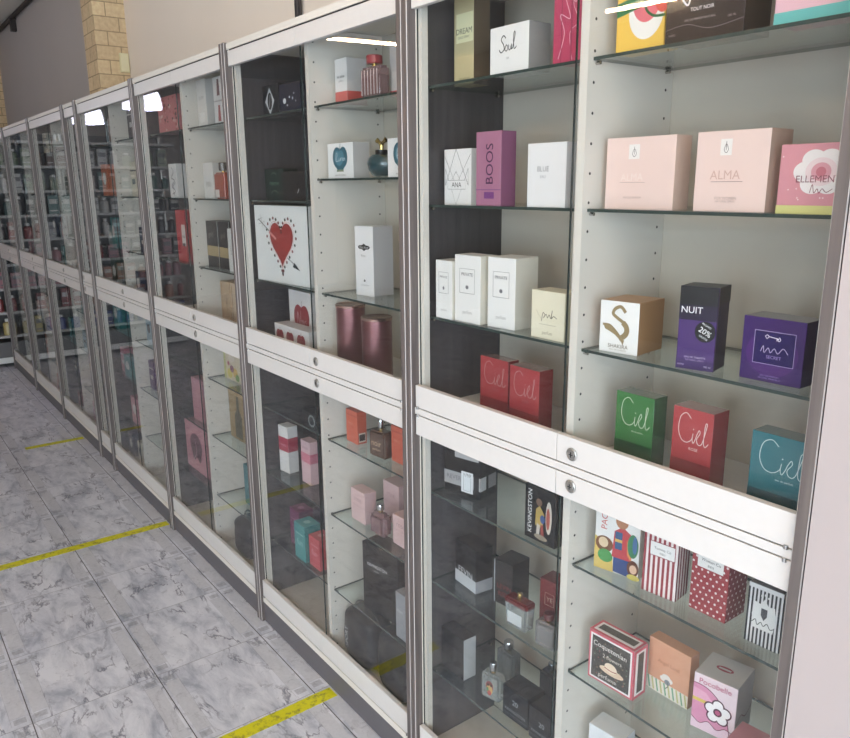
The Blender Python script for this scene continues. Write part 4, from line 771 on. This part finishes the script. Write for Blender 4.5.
# ================================================================== farther cabinets: assorted stock
PAL = [('black', '#1e1f23'), ('charcoal', '#3a3a40'), ('white', '#dcdbd8'), ('dark green', '#274035'), ('brown', '#6a4a34'), ('rose pink', '#c07a88'), ('dark red', '#8a2a32'), ('grey', '#8a8c8e'), ('teal', '#2f7f80'), ('navy blue', '#222c4a'), ('pale blue', '#a9c0cc'), ('cream', '#d9d0b8'), ('orange', '#c9663a'), ('purple', '#5a3a6a')]
names = {3: 'fourth cabinet', 5: 'cabinet beyond the narrow one', 6: 'last but one cabinet', 7: 'farthest cabinet', 4: 'narrow cabinet'}
rnd = random.Random(21)
for ci in (3, 4, 5, 6, 7):
    L_, R__ = J[ci+1]+PT+.004, J[ci]-PT-.004
    mid_ = (J[ci+1]+J[ci])/2
    comps = [('left', L_, mid_-.013), ('right', mid_+.013, R__)] if ci != 4 else [('whole', L_, R__)]
    for cn, a, b in comps:
        for zn, z in (('top', Z_A), ('second', Z_B), ('third', Z_C), ('fourth', Z_F), ('fifth', L_A), ('sixth', L_B), ('seventh', L_C), ('lowest', L_F)):
            if z < .9 and ci == 3 and zn in ('seventh', 'lowest') and cn == 'right': continue
            n = rnd.choice([1, 2, 2, 3]) if ci != 4 else 1
            slots = rnd.sample(range(3), n) if ci != 4 else [0]
            cols = rnd.sample(PAL if z > .9 else PAL, n)
            for s, (cname, cc) in zip(slots, cols):
                sw = (b-a)/3 if ci != 4 else (b-a)
                w_ = min(rnd.uniform(.065, .115), sw-.012); h = rnd.uniform(.09, .16); x = a+s*sw+(sw-w_)/2; y = rnd.uniform(.055, .09)
                side = '' if cn == 'whole' else cn+' side of the '
                lb = f'{cname} box, {zn} shelf, {side if side else "inside the "}{names[ci]}'
                lt = '#d9d6cf' if sum(lin(cc)[:3]) < 1 else '#55555a'
                pbox(BX, lb, PB, None, x, y, z, w_, rnd.uniform(.035, .06), h, 0, cc, cc, D=[('r', .0, .72, 1, .76, lt), ('r', .25, .35, .75, .5, lt)] if rnd.random() < .6 else [('e', .5, .55, .28, .2, lt)])

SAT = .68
# ================================================================== shelving at the far end of the aisle
EW = mat('#b3b0ac', .45, noise=.03); EG = mat('#6d6a6c', .5, noise=.05)
SZ = [.28+.2075*i for i in range(9)]
for k in range(2):
    y1 = .30-k*.95; t = empty('retail_shelving', (-7.90, y1-.93, 0)); tag(t, ['grey shelf unit of coloured products just past the last cabinet', 'shelf unit at the far end, second one out from the cabinets'][k], 'shelf unit', 'shelf units across the far end')
    box('back_panel', (0, 0, .08), (.02, .93, 2.02), EG, t); box('plinth', (0, 0, .03), (.46, .93, .22), EG, t, .003)
    box('kick_strip', (.461, .01, .035), (.475, .92, .085), mat('#e4e3e0', .4), t, .002)
    for y in (0, .915): box('upright', (.02, y, .0), (.05, y+.015, 2.02), STEEL, t)
    for z in SZ: box('shelf', (.02, .001, z-.022), (.47, .929, z), EW, t, .002)
PL2 = [('red', '#8f2a2e'), ('orange', '#a8603a'), ('yellow', '#b09a3a'), ('blue', '#2c3c8c'), ('green', '#566f4c'), ('white', '#b9b7b3'), ('pink', '#a86a76'), ('teal', '#3a6f6a'), ('black', '#26262a'), ('brown', '#6a4434'), ('grey', '#9a9a98'), ('pale green', '#879a7c')]
def flask(cname, cc, x, y, z, w, h, lb, gr):
    bm = bmesh.new(); lathe(bm, [(0, 0), (w*.5, 0), (w*.5, h*.68), (w*.42, h*.76), (w*.2, h*.8), (w*.2, h*.86), (0, h*.86)], 14, sx=.8)
    o = fin(bm, 'product_bottle', mat(cc, .35, coat=.3), None, (x, y, z), smooth=True); tag(o, lb, 'bottle', gr)
    bm = bmesh.new(); lathe(bm, [(0, h*.84), (w*.27, h*.84), (w*.25, h), (0, h)], 14); fin(bm, 'cap', mat('#e6e4e0', .4), o, smooth=True)
def carton(cname, cc, x, y, z, w, h, lb, gr):
    o = pbox('product_carton', lb, 'carton', gr, x-.03, y-w/2, z, .06, w, h, 0, cc, cc)
    lt = '#b9b6b0' if sum(lin(cc)[:3]) < .6 else '#6a6a6e'
    prints(o, .06, w, h, [('r', .1, .55, .9, .8, lt, 'R'), ('r', .1, .15, .9, .22, lt, 'R')])
rnd = random.Random(33)
bandc = {0: [3, 3, 2], 1: [0, 1, 2, 8], 2: [0, 0, 6, 1], 3: [0, 6, 8, 5], 4: [8, 5, 0, 10], 5: [7, 5, 10, 8], 6: [11, 7, 4, 5], 7: [4, 11, 9, 5], 8: [10, 5, 9, 8]}
for k in range(2):
    for i, z in enumerate(SZ):
        if i == 8: continue
        y = .275-k*.95; cname, cc = PL2[bandc[i][0]]; run = 0; n_ = 0
        while y > .30-k*.95-.86:
            if run <= 0: cname, cc = PL2[rnd.choice(bandc[i])]; run = rnd.randint(1, 4)
            run -= 1
            w_ = rnd.uniform(.055, .085); h = rnd.uniform(.12, .165)
            fn = flask if rnd.random() < .45 else carton; n_ += 1
            lv = ['lowest', 'second', 'third', 'fourth', 'fifth', 'sixth', 'seventh', 'eighth'][i]; un = ['inner', 'outer'][k]
            od = ['first', 'second', 'third', 'fourth', 'fifth', 'sixth', 'seventh', 'eighth', 'ninth', 'tenth', 'eleventh', 'twelfth', 'thirteenth'][n_-1]
            lb = f'{cname} {"bottle" if fn is flask else "carton"}, {od} from the cabinets, {lv} level of {un} far shelves'
            fn(cname, cc, -7.48, y-w_/2, z, w_, h, lb, f'products on the {lv} level of the {un} far shelves')
            y -= w_+rnd.uniform(.012, .05)

SAT = 1

# ================================================================== LIGHT
def tube(a, b, label):
    dx, dy = b[0]-a[0], b[1]-a[1]; L = math.hypot(dx, dy)
    t = empty('ceiling_tube_light', (a[0], a[1], 2.93), math.atan2(dy, dx)); tag(t, label, 'ceiling light', 'tube lights under the ceiling')
    box('housing', (0, -.04, .035), (L, .04, .105), mat('#e6e6e6', .5), t, .004)
    bm = bmesh.new(); cyl(bm, (.03, 0, .02), (L-.03, 0, .02), .016, 12); fin(bm, 'tube', mat('#ffdab4', .4, emit=TUBE_E), t)
TUBE_E = 62
tube((-6.95, -2.88), (-6.82, -3.85), 'white ceiling tube light far down the shop, mirrored in the upper glass')
tube((-4.6, -4.35), (-3.8, -4.45), 'white ceiling tube light running along the opposite side of the shop')
for i, x in enumerate((-1.6, .2, 2.0)):  # unseen tubes added to raise the ambient light
    tube((x, -1.25), (x+1.2, -1.25), 'added unseen tube light above the aisle, '+['third', 'second', 'first'][i]+' from the window end')
for i, x in enumerate((.2, 2.0)):  # more unseen tubes, added as ambient fill
    tube((x, -3.4), (x+1.1, -3.4), 'added unseen tube light over the middle of the shop, '+['second', 'first'][i]+' from the window end')

def pendant(x, label):
    t = empty('pendant_lamp', (x, -1.0, 2.15)); tag(t, label, 'pendant lamp', 'white dome pendant lamps')
    bm = bmesh.new(); R = .150
    prof = [(R, 0), (R, .02), (R*.985, .05), (R*.93, .10), (R*.80, .15), (R*.55, .19), (R*.25, .215), (.03, .24), (.03, .30), (0, .30)]
    lathe(bm, prof, 40); lathe(bm, [(R*.97, .001), (R*.9, .09), (R*.75, .15), (R*.5, .18), (0, .20)], 40)
    fin(bm, 'shade', mat('#eeeeff', .4, emit=LAMP_E), t, smooth=True)
    bm = bmesh.new(); lathe(bm, [(0, .05), (.03, .06), (.045, .09), (.03, .13), (.018, .18), (0, .2)], 20); fin(bm, 'bulb', mat('#fff1dd', .4, emit=30), t, smooth=True)
    bm = bmesh.new(); cyl(bm, (0, 0, .29), (0, 0, .89), .005, 8); fin(bm, 'cord', BLACK, t)
LAMP_E = 5
for i, x in enumerate((-8.17, -6.44)): pendant(x, ['white dome lamp reflected in the far glass, the farther one', 'white dome lamp reflected in the glass beside the pink box'][i])

wd = bpy.data.worlds.new('daylight'); sc.world = wd; wd.use_nodes = True
bg = wd.node_tree.nodes['Background']; bg.inputs[0].default_value = (.78, .90, 1, 1); bg.inputs[1].default_value = 7.5
def portal(loc, rot, sx, sy):
    pl = bpy.data.lights.new('window_portal', 'AREA'); pl.shape = 'RECTANGLE'; pl.size = sx; pl.size_y = sy; pl.cycles.is_portal = True
    po = bpy.data.objects.new('window_portal', pl); COL.objects.link(po); po.location = loc; po.rotation_euler = rot
portal(((WX0+WX1)/2, -5.42, (WZ0+WZ1)/2), (PI/2, 0, 0), WX1-WX0, WZ1-WZ0)
portal((3.42, -2.525, 1.34), (PI/2, 0, PI/2), 4.35, 2.52)

# ================================================================== CAMERA
cam = bpy.data.cameras.new('camera'); co = bpy.data.objects.new('camera', cam); COL.objects.link(co); sc.camera = co
cam.sensor_width = 36; cam.lens = 31.8953; cam.clip_start = .05
R_ = [[0.602817, 0.185482, -0.77602], [0.797833, -0.150562, 0.583775], [-0.00856, -0.971044, -0.238746]]
M = Matrix(((R_[0][0], -R_[0][1], -R_[0][2]), (R_[1][0], -R_[1][1], -R_[1][2]), (R_[2][0], -R_[2][1], -R_[2][2])))
co.matrix_world = Matrix.Translation((0, -1.0036, 1.55)) @ M.to_4x4()

EXPO = .22
sc.view_settings.view_transform = 'Standard'; sc.view_settings.look = 'None'; sc.view_settings.gamma = 1
sc.view_settings.use_curve_mapping = False; sc.view_settings.exposure = EXPO
sc.cycles.use_denoising = True; sc.cycles.transparent_max_bounces = 32; sc.cycles.max_bounces = 12; sc.cycles.diffuse_bounces = 8
sc.cycles.caustics_reflective = False; sc.cycles.caustics_refractive = False
sc.cycles.sample_clamp_indirect = 6
